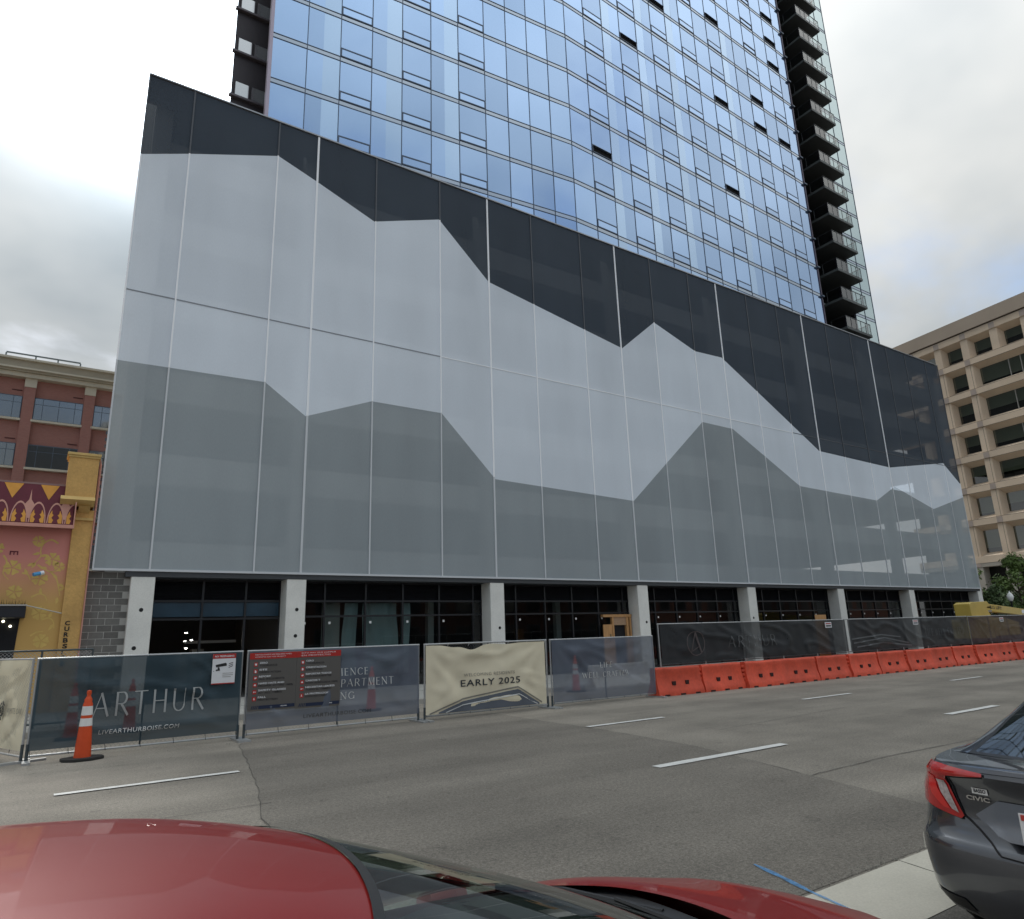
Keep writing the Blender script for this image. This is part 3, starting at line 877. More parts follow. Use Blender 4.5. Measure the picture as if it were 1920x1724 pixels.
m_ts = per_object_tint(mat('tower_spandrel_glass', (0.42, 0.48, 0.56), 0.12, metal=0.9), 0.9, 1.05)
m_tp = per_object_tint(mat('tower_glass_pale', (0.47, 0.63, 0.85), 0.05, metal=0.85), 0.92, 1.06)
m_mul = mat('tower_mullion', (0.09, 0.12, 0.17), 0.4, metal=0.3)
m_core = mat('tower_core', (0.03, 0.03, 0.035), 0.9)
KLO, KHI, KTOP = -3, 7, 17
unit = {m_tg.name: MB().face([(-.5, 0, -.5), (.5, 0, -.5), (.5, 0, .5), (-.5, 0, .5)]).mesh('glass_pane', m_tg),
        m_tp.name: MB().face([(-.5, 0, -.5), (.5, 0, -.5), (.5, 0, .5), (-.5, 0, .5)]).mesh('pale_glass_pane', m_tp),
        m_ts.name: MB().face([(-.5, 0, -.5), (.5, 0, -.5), (.5, 0, .5), (-.5, 0, .5)]).mesh('spandrel_pane', m_ts)}
TINV = Matrix.Translation(-tower.location)
rt = random.Random(11)
def plane_pt(d, s, off=0.0):
    # outward (towards the street) normal of the run
    nx, ny = (d[1], -d[0]) if d[0] > 0 else (-d[1], d[0])
    return (KX + d[0] * s + nx * off, KY + d[1] * s + ny * off)
def pane(d, s0, s1, z0, z1, m, name, off=0.0, jitter=0.0035):
    cx_, cy_ = plane_pt(d, (s0 + s1) / 2, off)
    ang = math.atan2(d[1], d[0]) if d[0] > 0 else math.atan2(-d[1], -d[0])
    o = inst(unit[m.name], name, tower)
    o.matrix_parent_inverse = TINV
    o.matrix_basis = Matrix.Translation((cx_, cy_, (z0 + z1) / 2)) @ Matrix.Rotation(ang + rt.uniform(-jitter, jitter), 4, 'Z') @ Matrix.Rotation(rt.uniform(-jitter, jitter), 4, 'X') @ Matrix.Diagonal((abs(s1 - s0), 1, z1 - z0, 1))
    return o
up = MB(); ups = MB()
def joined(mb, d, s0, s1, z0, z1):
    a = plane_pt(d, s0); b = plane_pt(d, s1)
    if d[0] < 0: a, b = b, a
    mb.face([(a[0], a[1], z0), (b[0], b[1], z0), (b[0], b[1], z1), (a[0], a[1], z1)])
def TBuild(mb, name, mats, parent=tower, **k):
    o = mb.build(name, mats, parent, **k)
    o.matrix_parent_inverse = TINV if parent is tower else Matrix.Identity(4)
    return o
def tbox(mb, d, s0, s1, o0, o1, z0, z1, m=0):
    q = [plane_pt(d, s0, o0), plane_pt(d, s1, o0), plane_pt(d, s1, o1), plane_pt(d, s0, o1)]
    n = len(mb.v)
    mb.v += [(*p, z0) for p in q] + [(*p, z1) for p in q]
    for f in ((0, 3, 2, 1), (4, 5, 6, 7), (0, 1, 5, 4), (1, 2, 6, 5), (2, 3, 7, 6), (3, 0, 4, 7)):
        mb.f.append(tuple(n + i for i in f)); mb.m.append(m)
for d, ms, vents in ((dR, mR, ventR), (dL, mL, ventL)):
    for i, (a, b) in enumerate(zip(ms[:-1], ms[1:])):
        for k in range(KLO, KTOP + 1):
            zt = Z0 + FL * k                      # top of the band at floor k
            lo, hi = zt, zt + FL - BAND           # vision glass
            if k <= KHI:
                if i in vents:
                    pane(d, a, b, lo + 0.62, hi, m_tg, 'glass_pane')
                    if not (d is dR and (i, k) in openv):
                        pane(d, a + .07, b - .07, lo + 0.06, lo + 0.56, m_tg, 'vent_pane', off=0.03)
                elif (d is dL and i in (5, 7, 9)) or (d is dR and i in (2, 4, 6, 10)):
                    # a pale partition stands behind part of these panes
                    c_ = a + (b - a) * (.45 if d is dR else .52)
                    if d is dR:
                        pane(d, a, c_, lo, hi, m_tp, 'pale_glass_pane'); pane(d, c_, b, lo, hi, m_tg, 'glass_pane')
                    else:
                        pane(d, c_, b, lo, hi, m_tg, 'glass_pane'); pane(d, a, c_, lo, hi, m_tp, 'pale_glass_pane')
                else:
                    pane(d, a, b, lo, hi, m_tg, 'glass_pane')
                pane(d, a, b, hi, hi + BAND, m_ts, 'spandrel_pane')
            else:
                joined(up, d, a, b, lo + (0.62 if i in vents else 0), hi)
                if i in vents and not (d is dR and (i, k) in openv):
                    joined(up, d, a + .07, b - .07, lo + .06, lo + .56)
                joined(ups, d, a, b, hi, hi + BAND)
            if i in vents:
                fr = MB()
                tbox(fr, d, a + .02, b - .02, -.05, .05, lo + .56, lo + .64)
                tbox(fr, d, a + .02, a + .085, -.05, .05, lo + .02, lo + .56)
                tbox(fr, d, b - .085, b - .02, -.05, .05, lo + .02, lo + .56)
                tbox(fr, d, a + .02, b - .02, -.05, .05, lo + .01, lo + .07)
                if d is dR and (i, k) in openv:
                    # open: sash tipped out, dark room behind
                    p0, p1 = plane_pt(d, a + .08, -.06), plane_pt(d, b - .08, -.06)
                    n = len(fr.v); fr.v += [(*p0, lo + .07), (*p1, lo + .07), (*p1, lo + .56), (*p0, lo + .56)]; fr.f.append((n, n + 1, n + 2, n + 3)); fr.m.append(1)
                    p0, p1, p2, p3 = plane_pt(d, a + .08, .05), plane_pt(d, b - .08, .05), plane_pt(d, b - .08, .16), plane_pt(d, a + .08, .16)
                    n = len(fr.v); fr.v += [(*p0, lo + .54), (*p1, lo + .54), (*p2, lo + .47), (*p3, lo + .47)]; fr.f.append((n, n + 1, n + 2, n + 3)); fr.m.append(0)
                TBuild(fr, 'vent_frame', [m_mul, m_void])
o = TBuild(up, 'upper_glass', m_tg); o['kind'] = 'stuff'
o = TBuild(ups, 'upper_spandrel_glass', m_ts); o['kind'] = 'stuff'
ZB, ZT = 22.3, Z0 + FL * (KTOP + 1)
for d, ms in ((dR, mR), (dL, mL[1:])):
    for s in ms:
        mb = MB(); tbox(mb, d, s - .022, s + .022, -.03, .03, ZB, ZT)
        TBuild(mb, 'mullion', m_mul)
for k in range(KLO, KTOP + 1):
    for d, ms in ((dR, mR), (dL, mL)):
        for z in (Z0 + FL * k, Z0 + FL * k - BAND):
            mb = MB(); tbox(mb, d, 0.02, ms[-1], -.02, .028, z - .018, z + .018)
            TBuild(mb, 'transom', m_mul)
# solid body behind the glass
A0 = plane_pt(dL, 20.29, -.3); A1 = plane_pt(dL, 0, -.3); A2 = plane_pt(dR, 31.25, -.3)
TBuild(MB().prism([A0, A1, A2, (58.85, 50), (10.0, 50)], ZB, ZT - .1, 'z'), 'tower_body', m_core, recalc=True)
# end trims
mb = MB(); tbox(mb, dR, 31.22, 31.42, -.5, .06, ZB, ZT); TBuild(mb, 'corner_trim', mat('plum_trim', (0.07, 0.055, 0.085), 0.4, metal=0.3))
mb = MB(); tbox(mb, dL, 20.27, 20.45, -.5, .06, ZB, ZT); TBuild(mb, 'corner_trim', mat('pale_trim', (0.42, 0.36, 0.42), 0.4, metal=0.5))
for k in range(KLO, KTOP + 1):
    mb = MB(); tbox(mb, dR, 31.1, 31.5, -.1, .22, Z0 + FL * k - .30, Z0 + FL * k - .16); TBuild(mb, 'slab_nib', m_mul)
# recess with balconies and the glass strip beyond it
m_dkw = mat('balcony_wall_dark', (0.03, 0.033, 0.04), 0.5)
TBuild(MB().box(58.9, 69.3, 37.0, 52, ZB, ZT), 'recess_wall', m_dkw)
TBuild(MB().box(65.45, 65.6, 33.85, 37.0, ZB, ZT), 'recess_return', m_dkw)
m_strip = mat('tower_end_glass', (0.52, 0.64, 0.66), 0.05, metal=0.85)
for k in range(KLO, KTOP + 1):
    for a, b in ((65.6, 67.45), (67.45, 69.3)):
        TBuild(MB().face([(a, 33.8, Z0 + FL * k), (b, 33.8, Z0 + FL * k), (b, 33.8, Z0 + FL * (k + 1) - BAND), (a, 33.8, Z0 + FL * (k + 1) - BAND)]), 'end_pane', m_strip)
        TBuild(MB().face([(a, 33.805, Z0 + FL * k - BAND), (b, 33.805, Z0 + FL * k - BAND), (b, 33.805, Z0 + FL * k), (a, 33.805, Z0 + FL * k)]), 'end_spandrel', m_ts)
    for z in (Z0 + FL * k, Z0 + FL * k - BAND):
        TBuild(MB().box(65.6, 69.3, 33.775, 33.83, z - .02, z + .02), 'transom', m_mul)
for x in (65.6, 67.45, 69.3):
    TBuild(MB().box(x - .035, x + .035, 33.765, 33.84, ZB, ZT), 'mullion', m_mul)
TBuild(MB().box(65.6, 69.28, 33.9, 52, ZB, ZT), 'end_body', m_core)
m_slab = mat('balcony_soffit', (0.045, 0.05, 0.052), 0.6, var=0.1, vscale=1)
m_edge = mat('balcony_edge', (0.075, 0.085, 0.085), 0.5)
m_rg = glass('balcony_glass', (0.62, 0.70, 0.70), 0.16)
m_post = mat('balcony_post', (0.05, 0.055, 0.06), 0.4, metal=0.4)
BX0, BX1, BY0, BY1 = 61.05, 65.35, 32.4, 37.0
slab = MB().box(BX0, BX1, BY0, BY1, -.02, .0, 0).box(BX0 - .01, BX1 + .01, BY0 - .01, BY1, .0, .24, 1).mesh('balcony', [m_slab, m_edge])
def panel_glass(pts):
    mb = MB()
    for (x0, y0, x1, y1) in pts:
        mb.face([(x0, y0, .30), (x1, y1, .30), (x1, y1, 1.32), (x0, y0, 1.32)])
    return mb
fx = [BX0 + .05 + (BX1 - BX0 - .1) * i / 5 for i in range(6)]
fy = [BY0 + .05 + (BY1 - BY0 - .1) * i / 3 for i in range(4)]
gmesh = []
for a, b in zip(fx[:-1], fx[1:]):
    gmesh.append(panel_glass([(a + .03, BY0 + .05, b - .03, BY0 + .05)]).mesh('railing_glass', m_rg))
for a, b in zip(fy[:-1], fy[1:]):
    gmesh.append(panel_glass([(BX0 + .05, a + .03, BX0 + .05, b - .03)]).mesh('railing_glass', m_rg))
    gmesh.append(panel_glass([(BX1 - .05, a + .03, BX1 - .05, b - .03)]).mesh('railing_glass', m_rg))
rf = MB()
for x in fx:
    rf.box(x - .022, x + .022, BY0 + .03, BY0 + .07, .24, 1.34)
for y in fy[1:]:
    rf.box(BX0 + .03, BX0 + .07, y - .022, y + .022, .24, 1.34)
    rf.box(BX1 - .07, BX1 - .03, y - .022, y + .022, .24, 1.34)
rf.box(BX0 + .02, BX1 - .02, BY0 + .02, BY0 + .08, 1.341, 1.385)
rf.box(BX0 + .02, BX0 + .08, BY0 + .081, BY1, 1.341, 1.385)
rf.box(BX1 - .08, BX1 - .02, BY0 + .081, BY1, 1.341, 1.385)
rfm = rf.mesh('railing_frame', m_post)
for k in range(-3, KTOP):
    b = inst(slab, 'balcony', tower); b.matrix_parent_inverse = TINV; b.location = (0, 0, Z0 + FL * k - 0.31)
    for g in gmesh:
        inst(g, 'railing_glass', b)
    inst(rfm, 'railing_frame', b)
# clutter left on two of the lower balconies
b = MB().box(61.3, 62.0, 34.6, 36.2, .24, .62).box(61.3, 61.5, 34.6, 36.2, .62, 1.0)
o = inst(b.mesh('patio_sofa', mat('pale_cushion', (0.55, 0.56, 0.56), 0.8)), 'patio_sofa'); o.location = (0, 0, Z0 - .31)
tag(o, 'pale outdoor sofa on the second balcony above the podium roof', 'sofa')
# dark metal flank with small windows
m_flank = mat('dark_metal_panel', (0.045, 0.038, 0.042), 0.45, metal=0.2, var=0.06, vscale=0.8)
TBuild(MB().prism([(5.95, 36.4), (8.2, 36.4), (9.9, 46), (8.0, 46)], ZB, ZT, 'z'), 'flank_wall', m_flank, recalc=True)
m_fwin = mat('flank_window_glass', (0.62, 0.64, 0.66), 0.08, metal=0.8)
for k in range(KLO, KTOP + 1):
    zf = Z0 + FL * k
    TBuild(MB().box(5.83, 8.25, 36.18, 36.41, zf - .10, zf + .03), 'flank_ledge', mat('flank_ledge_metal', (0.12, 0.105, 0.115), 0.4, metal=0.4))
    for a, b in ((6.15, 6.88), (7.06, 7.80)):
        w = TBuild(MB().box(a - .05, b + .05, 36.30, 36.4, zf + .05, zf + 1.05), 'flank_window', m_flank)
        p = MB().face([(a, 36.292, zf + .10), (b, 36.292, zf + .10), (b, 36.292, zf + 1.0), (a, 36.292, zf + 1.0)]).build('pane', m_fwin, w)

# loose stones along the gutter edge and at the foot of the fence
rs = random.Random(5); mb = MB()
for i in range(900):
    if i % 3:
        x, y = rs.uniform(2, 14), 3.47 + abs(rs.gauss(0, .10))
    else:
        x, y = rs.uniform(-2, 30), 15.1 - abs(rs.gauss(0, .25))
    r_ = rs.uniform(.004, .012) * (1.6 if rs.random() < .08 else 1)
    a0 = rs.uniform(0, 6)
    p = [(x + r_ * math.cos(a0 + k * 2.09), y + r_ * math.sin(a0 + k * 2.09), .004) for k in range(3)]
    tp = (x + rs.uniform(-.3, .3) * r_, y, .004 + r_ * 1.1)
    for k in range(3):
        mb.face([p[k], p[(k + 1) % 3], tp])
g_ = mb.build('gravel', mat('loose_stone', (.26, .245, .21), .9, var=.4, vscale=40))
tag(g_, 'loose grey stones scattered along gutter and fence foot', 'gravel', kind='stuff')

# ================================================================== MURAL BUILDING (left neighbour)
mural = thing('mural_building', 'low ochre and pink stucco building with floral mural and maroon arched frieze', 'building', (-3, 25, 0))
def NB(mb, name, mats, parent, **k):
    o = mb.build(name, mats, parent, **k)
    if parent.parent is None:
        o.matrix_parent_inverse = Matrix.Translation(-parent.location) if parent.rotation_euler.z == 0 else parent.matrix_basis.inverted()
    return o
m_och = mat('ochre_stucco', (0.58, 0.35, 0.12), 0.85, var=0.16, vscale=1.3, var2=0.10, v2scale=14, bump=0.3, bscale=25)
m_och2 = mat('ochre_ledge', (0.58, 0.40, 0.15), 0.8, var=0.1, vscale=4)
# wall whose paint turns from pink (upper) to ochre (lower)
m_pink = bpy.data.materials.new('mural_ground_paint'); m_pink.use_nodes = True
t = m_pink.node_tree; b_ = t.nodes['Principled BSDF']; b_.inputs['Roughness'].default_value = 0.85
g_ = t.nodes.new('ShaderNodeNewGeometry'); s_ = t.nodes.new('ShaderNodeSeparateXYZ'); t.links.new(g_.outputs['Position'], s_.inputs[0])
r_ = t.nodes.new('ShaderNodeMapRange'); r_.inputs['From Min'].default_value = 3.2; r_.inputs['From Max'].default_value = 4.6; t.links.new(s_.outputs[2], r_.inputs['Value'])
n_ = t.nodes.new('ShaderNodeTexNoise'); n_.inputs['Scale'].default_value = 2.0
t.links.new(g_.outputs['Position'], n_.inputs['Vector'])
mx_ = t.nodes.new('ShaderNodeMix'); mx_.data_type = 'RGBA'
mx_.inputs[6].default_value = (0.60, 0.37, 0.12, 1); mx_.inputs[7].default_value = (0.66, 0.26, 0.22, 1)
t.links.new(r_.outputs[0], mx_.inputs[0]); t.links.new(mx_.outputs[2], b_.inputs['Base Color'])
m_maroon = mat('maroon_paint', (0.115, 0.018, 0.030), 0.75, var=0.1, vscale=4)
m_sal = mat('salmon_paint', (0.52, 0.27, 0.21), 0.8, var=0.08, vscale=5)
m_gold = mat('gold_paint', (0.66, 0.46, 0.14), 0.8, var=0.1, vscale=6)
m_gold2 = mat('orange_paint', (0.60, 0.28, 0.05), 0.8, var=0.1, vscale=6)
m_pinkp = mat('pink_trim', (0.60, 0.30, 0.24), 0.8, var=0.08, vscale=4)
NB(MB().box(-9.0, 0.60, 25.0, 25.4, 0.14, 6.6), 'wall', m_pink, mural)
NB(MB().box(-9.0, 1.1, 25.4, 45, 0.14, 6.5), 'building_body', m_och, mural)
NB(MB().box(0.602, 1.13, 24.9, 25.4, 0.14, 6.05), 'pilaster', m_och, mural, bevel=0.01)
NB(MB().box(1.132, 1.158, 24.92, 25.42, 0.14, 7.6), 'pilaster_edge', m_pinkp, mural)
NB(MB().box(0.30, 1.10, 24.72, 25.45, 6.42, 7.72), 'pilaster_block', m_och, mural, bevel=0.01)
cap = NB(MB().box(0.24, 1.14, 24.66, 25.5, 7.72, 7.80), 'pilaster_cap', m_och2, mural, bevel=0.01)
NB(MB().box(0.27, 1.13, 24.69, 25.48, 7.655, 7.718), 'cap_moulding', m_och2, mural)
NB(MB().prism([(24.55, 6.30), (24.66, 6.42), (25.4, 6.42), (25.4, 6.14), (24.75, 6.14)], 0.20, 1.10, 'x'), 'pilaster_ledge', m_och2, mural, recalc=True)
NB(MB().box(0.602, 1.12, 24.84, 24.9, 5.72, 5.80), 'pilaster_band', m_och2, mural)
NB(MB().prism([(24.62, 6.13), (24.9, 6.13), (24.9, 5.95)], 0.7, 1.0, 'x'), 'corbel', m_och2, mural, recalc=True)
# sloping frieze: maroon board with arches
FZ0, FZ1, FY0, FY1 = 5.46, 6.76, 24.50, 24.92
def fy_(z): return FY0 + (FY1 - FY0) * (z - FZ0) / (FZ1 - FZ0)
NB(MB().face([(-9, fy_(FZ0), FZ0), (0.61, fy_(FZ0), FZ0), (0.52, fy_(FZ1), FZ1), (-9, fy_(FZ1), FZ1)]).face([(0.61, fy_(FZ0), FZ0), (0.61, 25.0, FZ0), (0.52, 25.0, FZ1), (0.52, fy_(FZ1), FZ1)]).face([(-9, fy_(FZ0), FZ0), (-9, 25.0, FZ0), (0.61, 25.0, FZ0), (0.61, fy_(FZ0), FZ0)]), 'frieze_board', m_maroon, mural)
NB(MB().box(-9, 0.635, 24.45, 24.56, 5.40, 5.50), 'frieze_lower_trim', m_pinkp, mural)
NB(MB().box(-9, 0.53, fy_(6.74), 25.0, 6.75, 6.80), 'frieze_coping', mat('coping_metal', (0.28, 0.17, 0.16), 0.5), mural)
NB(MB().box(0.60, 0.63, 24.47, 25.0, 5.5, 6.2), 'frieze_end_trim', m_pinkp, mural)
def fplate(polys, name, m, off):
    mb = MB()
    for q in polys:
        mb.face([(x, fy_(z) - off, z) for x, z in q])
    return NB(mb, name, m, mural)
def clipx(q, xm=0.575):
    return [(min(x, xm), z) for x, z in q]
AW = 0.45
for i in range(-12, 2):
    c = 0.34 - 0.225 + 0.45 * i + 0.02
    def ar(w, h, n=12, z0=FZ0 + .07):
        pts = []
        for k in range(n + 1):
            tt = math.pi * k / n
            pts.append((c + w * math.cos(tt) * (1 - .12 * math.sin(tt)), z0 + h * math.sin(tt) ** 0.8))
        return clipx(pts)
    if c - .2 > 0.56: continue
    fplate([ar(0.215, 0.66)], 'arch_border', m_sal, 0.006)
    fplate([ar(0.185, 0.60)], 'arch_field', m_maroon, 0.012)
    for sg in (-1, 1):
        q = [(c + sg * .165, FZ0 + .07), (c + sg * .17, FZ0 + .30), (c + sg * .10, FZ0 + .48), (c + sg * .085, FZ0 + .36), (c + sg * .05, FZ0 + .33), (c + sg * .10, FZ0 + .24), (c + sg * .05, FZ0 + .17), (c + sg * .08, FZ0 + .07)]
        fplate([clipx(q)], 'arch_scroll', m_gold2, 0.018)
    if i % 2 == 0 and c + .225 < .56:
        x = c + .225
        fplate([[(x - .17, FZ0 + .55), (x - .05, FZ0 + .20), (x + .05, FZ0 + .20), (x + .17, FZ0 + .55), (x + .03, FZ0 + .78), (x, FZ0 + 1.12), (x - .03, FZ0 + .78)]], 'spire_ornament', m_sal, 0.009)
    elif c + .225 < .56:
        x = c + .225
        fplate([[(x - .24, FZ1 - .02), (x, FZ0 + .80), (x + .24, FZ1 - .02)]], 'frieze_triangle', m_gold2, 0.009)
# flowers and vines of the mural: thin painted relief
rm = random.Random(21)
def flower(cx, cz, r, rot):
    mb = MB()
    for k in range(5):
        a = rot + k * 2 * math.pi / 5
        pts = []
        for j in range(9):
            tt = -0.52 + 1.04 * j / 8
            rad = r * (1 - 0.10 * math.cos(tt * 6) * (1 if abs(tt) < .3 else 0) - 1.1 * max(0, abs(tt) - .42))
            pts.append((cx + rad * math.cos(a + tt), 24.994, cz + rad * math.sin(a + tt)))
        mb.face([(cx + .08 * r * math.cos(a), 24.994, cz + .08 * r * math.sin(a))] + pts)
    return NB(mb, 'painted_flower', m_gold, mural)
fl = [(0.20, 4.52, .20, .3), (0.50, 4.30, .17, .9), (-0.05, 3.95, .21, .1), (0.05, 2.95, .20, .5), (-.2, 5.05, .16, 1.2), (-.75, 4.25, .22, .2), (-.62, 3.55, .20, .8), (.18, 2.15, .2, .2), (-1.2, 4.8, .2, .4), (-1.5, 3.9, .22, 1), (-2.1, 4.5, .2, 0), (-2.6, 3.7, .21, .6), (-3.3, 4.3, .22, .3)]
for (x, z, r, a) in fl:
    if x + r < .59:
        flower(x, z, r, a)
    else:
        flower(x - .1, z, r * .85, a)
def vine(pts, w0=.05, w1=.02):
    # smooth path
    q = []
    for i in range(len(pts) - 1):
        p0, p1, p2, p3 = pts[max(i - 1, 0)], pts[i], pts[i + 1], pts[min(i + 2, len(pts) - 1)]
        for k in range(7):
            t_ = k / 7
            q.append(tuple(0.5 * ((2 * p1[j]) + (-p0[j] + p2[j]) * t_ + (2 * p0[j] - 5 * p1[j] + 4 * p2[j] - p3[j]) * t_ ** 2 + (-p0[j] + 3 * p1[j] - 3 * p2[j] + p3[j]) * t_ ** 3) for j in (0, 1)))
    q.append(pts[-1])
    return NB(MB().ribbon(q, w0, 24.996, wend=w1), 'painted_vine', m_gold, mural)
vine([(.30, 5.0), (.12, 5.10), (-.05, 5.0), (-.12, 4.8), (-.10, 4.6), (-.22, 4.4)])
vine([(-.05, 5.0), (-.2, 4.95), (-.3, 4.98)])
vine([(-.15, 4.35), (0, 4.25), (.2, 4.15), (.4, 4.2)])
vine([(.2, 4.15), (.36, 3.95), (.44, 3.7), (.5, 3.45)])
vine([(-.5, 4.1), (-.35, 4.05), (-.28, 3.9)])
vine([(-.2, 3.4), (-.02, 3.5), (.12, 3.45), (.2, 3.3)])
vine([(.12, 2.75), (.3, 2.8), (.42, 2.7), (.46, 2.5)])
vine([(-.1, 2.3), (.05, 2.4), (.2, 2.42)])
vine([(-1.0, 4.6), (-.9, 4.4), (-.95, 4.1), (-.8, 3.9)])
vine([(-1.9, 4.9), (-1.7, 4.6), (-1.8, 4.3), (-1.6, 4.1)])
def leaf(cx, cz, a, l, w):
    pts = [(0, 0), (.35 * l, w), (.75 * l, w * .7), (l, 0), (.6 * l, -w * .5), (.3 * l, -w * .8)]
    NB(MB().face([(cx + p[0] * math.cos(a) - p[1] * math.sin(a), 24.995, cz + p[0] * math.sin(a) + p[1] * math.cos(a)) for p in pts]), 'painted_leaf', m_gold, mural)
for (x, z, a) in ((-.1, 4.9, 2.9), (-.12, 4.7, 3.4), (-.1, 4.6, .2), (-.2, 4.42, 4.2), (.1, 4.25, 3.0), (.38, 3.95, 2.2), (.42, 3.8, -.6), (.46, 3.6, .5), (.05, 4.6, 5.2), (-.36, 4.05, 2.0), (.42, 2.62, 4.2), (.3, 2.8, 1.2), (.45, 3.4, 4.6), (-.4, 4.3, .5), (.02, 3.48, 1.6)):
    leaf(x, z, a, .20, .05)
lt = put_text('rotated_letter', 'E', m_maroon, mural, 0, 0, 0, height=.2)
lt.matrix_parent_inverse = Matrix.Translation(-mural.location)
lt.matrix_basis = Matrix.Translation((-0.86, 24.985, 4.73)) @ Matrix.Rotation(R(90), 4, 'Y')
for i, ch in enumerate('CURBSIDE'):
    lt = put_text('lettering', ch, mat('black_lettering', (0.015, 0.014, 0.013), 0.6), mural, 0.72, 24.888, 2.58 - i * .165, height=.13, width=.125 if ch != 'I' else .03, bold=.03)
    lt.matrix_parent_inverse = Matrix.Translation(-mural.location)
# black door awning with a fringe, dark doorway, glowing lamps
NB(MB().box(-3.4, -.28, 24.35, 24.999, 2.80, 3.12), 'door_awning', mat('awning_black', (0.012, 0.013, 0.018), 0.5), mural, bevel=.02)
NB(MB().box(-3.4, -.26, 24.33, 24.42, 3.125, 3.16), 'awning_edge', mat('pale_edge', (0.45, 0.44, 0.42), 0.5), mural)
mb = MB()
for i in range(160):
    x = -3.3 + i * .0188; h = rm.uniform(.10, .22)
    mb.face([(x, 24.5 + rm.uniform(0, .2), 3.13), (x + .014, 24.5, 3.13), (x + rm.uniform(-.03, .04), 24.48, 3.13 + h)])
NB(mb, 'awning_bristles', mat('bristle_black', (0.01, 0.012, 0.01), 0.8), mural)['kind'] = 'stuff'
NB(MB().face([(-3.2, 24.985, .15), (-.48, 24.985, .15), (-.40, 24.985, 2.8), (-3.2, 24.985, 2.8)]), 'doorway', m_void, mural)
for x, z in ((-.78, 2.72), (-.60, 2.58)):
    NB(MB().lathe([(0, -.02), (.032, -.01), (.032, .01), (0, .02)], 10, c=(x, 24.95, z), axis='y'), 'doorway_lamp', mat('warm_lamp', (1, .93, .65), .5, emit=3.0), mural)
cord = [( -.28, 24.7, 3.15), (0.2, 24.8, 3.03), (.6, 24.9, 2.93)]
NB(MB().tube(cord, .018, 6), 'awning_stay', mat('pale_pipe', (0.5, 0.47, 0.4), .5), mural)
NB(MB().tube([(1.12, 24.88, 7.7), (1.17, 24.86, 7.5), (1.17, 24.86, 6.4), (1.15, 24.87, 5.0), (1.16, 24.87, .2)], .018, 6), 'conduit', m_pinkp, mural)
# blue and white flood lamp / camera on the mural
fl_ = thing('wall_camera', 'small blue and white tube camera on pink mural wall', 'camera', (-.12, 25.0, 4.06))
MB().tube([(-.10, -.30, -.03), (.06, -.22, .02)], .055, 12).build('camera_tube', mat('camera_blue', (0.08, .33, .62), .35), fl_, smooth=True)
MB().tube([(.06, -.22, .02), (.14, -.18, .045)], .062, 12).build('camera_back', mat('camera_white', (.8, .82, .84), .4), fl_, smooth=True)
MB().tube([(.08, -.20, .0), (.08, 0, -.04)], .018, 8).build('camera_arm', mat('camera_white', (.8, .82, .84), .4), fl_)

# ================================================================== BRICK OFFICE (far left)
BS = 62.0 / 45.0
def bx(x): return x * BS
def bz(z): return (z - 1.85) * BS + 1.85
brick = thing('brick_office', 'red brick office building with cream cornice behind the mural building', 'building', (-5, 62, 0))
m_brick = bpy.data.materials.new('red_brick'); m_brick.use_nodes = True
t = m_brick.node_tree; b_ = t.nodes['Principled BSDF']; b_.inputs['Roughness'].default_value = 0.88
g_ = t.nodes.new('ShaderNodeNewGeometry'); s_ = t.nodes.new('ShaderNodeSeparateXYZ'); c_ = t.nodes.new('ShaderNodeCombineXYZ')
t.links.new(g_.outputs['Position'], s_.inputs[0]); t.links.new(s_.outputs[0], c_.inputs[0]); t.links.new(s_.outputs[2], c_.inputs[1])
bk = t.nodes.new('ShaderNodeTexBrick'); bk.inputs['Scale'].default_value = 1.0
bk.inputs['Brick Width'].default_value = .22; bk.inputs['Row Height'].default_value = .075; bk.inputs['Mortar Size'].default_value = .008
bk.inputs['Color1'].default_value = (.36, .150, .125, 1); bk.inputs['Color2'].default_value = (.40, .175, .145, 1); bk.inputs['Mortar'].default_value = (.30, .21, .18, 1)
t.links.new(c_.outputs[0], bk.inputs['Vector']); t.links.new(bk.outputs[0], b_.inputs['Base Color'])
m_cream = mat('cream_stone', (0.62, 0.57, 0.46), 0.8, var=0.08, vscale=.8)
m_cream2 = mat('cornice_tan', (0.42, 0.375, 0.29), 0.8, var=0.08, vscale=.8)
m_bg = mat('office_glass', (0.21, 0.225, 0.235), 0.08, metal=0.75, var=0.1, vscale=.3)
m_bgd = mat('office_glass_dark', (0.025, 0.028, 0.03), 0.06, spec=0.5)
m_bfr = mat('office_frame', (0.10, 0.13, 0.17), 0.5)
BY = 62.0
NB(MB().box(-40, bx(2.6), BY + .3, BY + 25, 0, bz(17.0)), 'wall', m_brick, brick)
NB(MB().box(-40, bx(2.6), BY - .35, BY + 1, bz(16.62), bz(16.86)), 'cornice_lower', m_cream, brick)
NB(MB().box(-40, bx(2.6), BY - .55, BY + 1, bz(16.86), bz(16.98)), 'cornice_step', m_cream2, brick)
NB(MB().box(-40, bx(2.6), BY - .75, BY + 1, bz(16.98), bz(17.08)), 'cornice_step', m_cream, brick)
NB(MB().box(-40, bx(2.6), BY - .65, BY + 1, bz(17.08), bz(17.48)), 'cornice_face', m_cream2, brick)
NB(MB().box(-40, bx(2.6), BY - .85, BY + 1, bz(17.48), bz(17.60)), 'cornice_top', m_cream, brick)
rl = MB()
for x in (-3.01, -1.65, -.6, .49):
    rl.box(bx(x) - .05, bx(x) + .05, BY - .3, BY - .2, bz(17.6), bz(17.9))
rl.box(bx(-3.01), bx(.49), BY - .3, BY - .2, bz(17.9) + .001, bz(17.9) + .1)
NB(rl, 'roof_railing', mat('railing_grey', (.16, .19, .20), .5), brick)
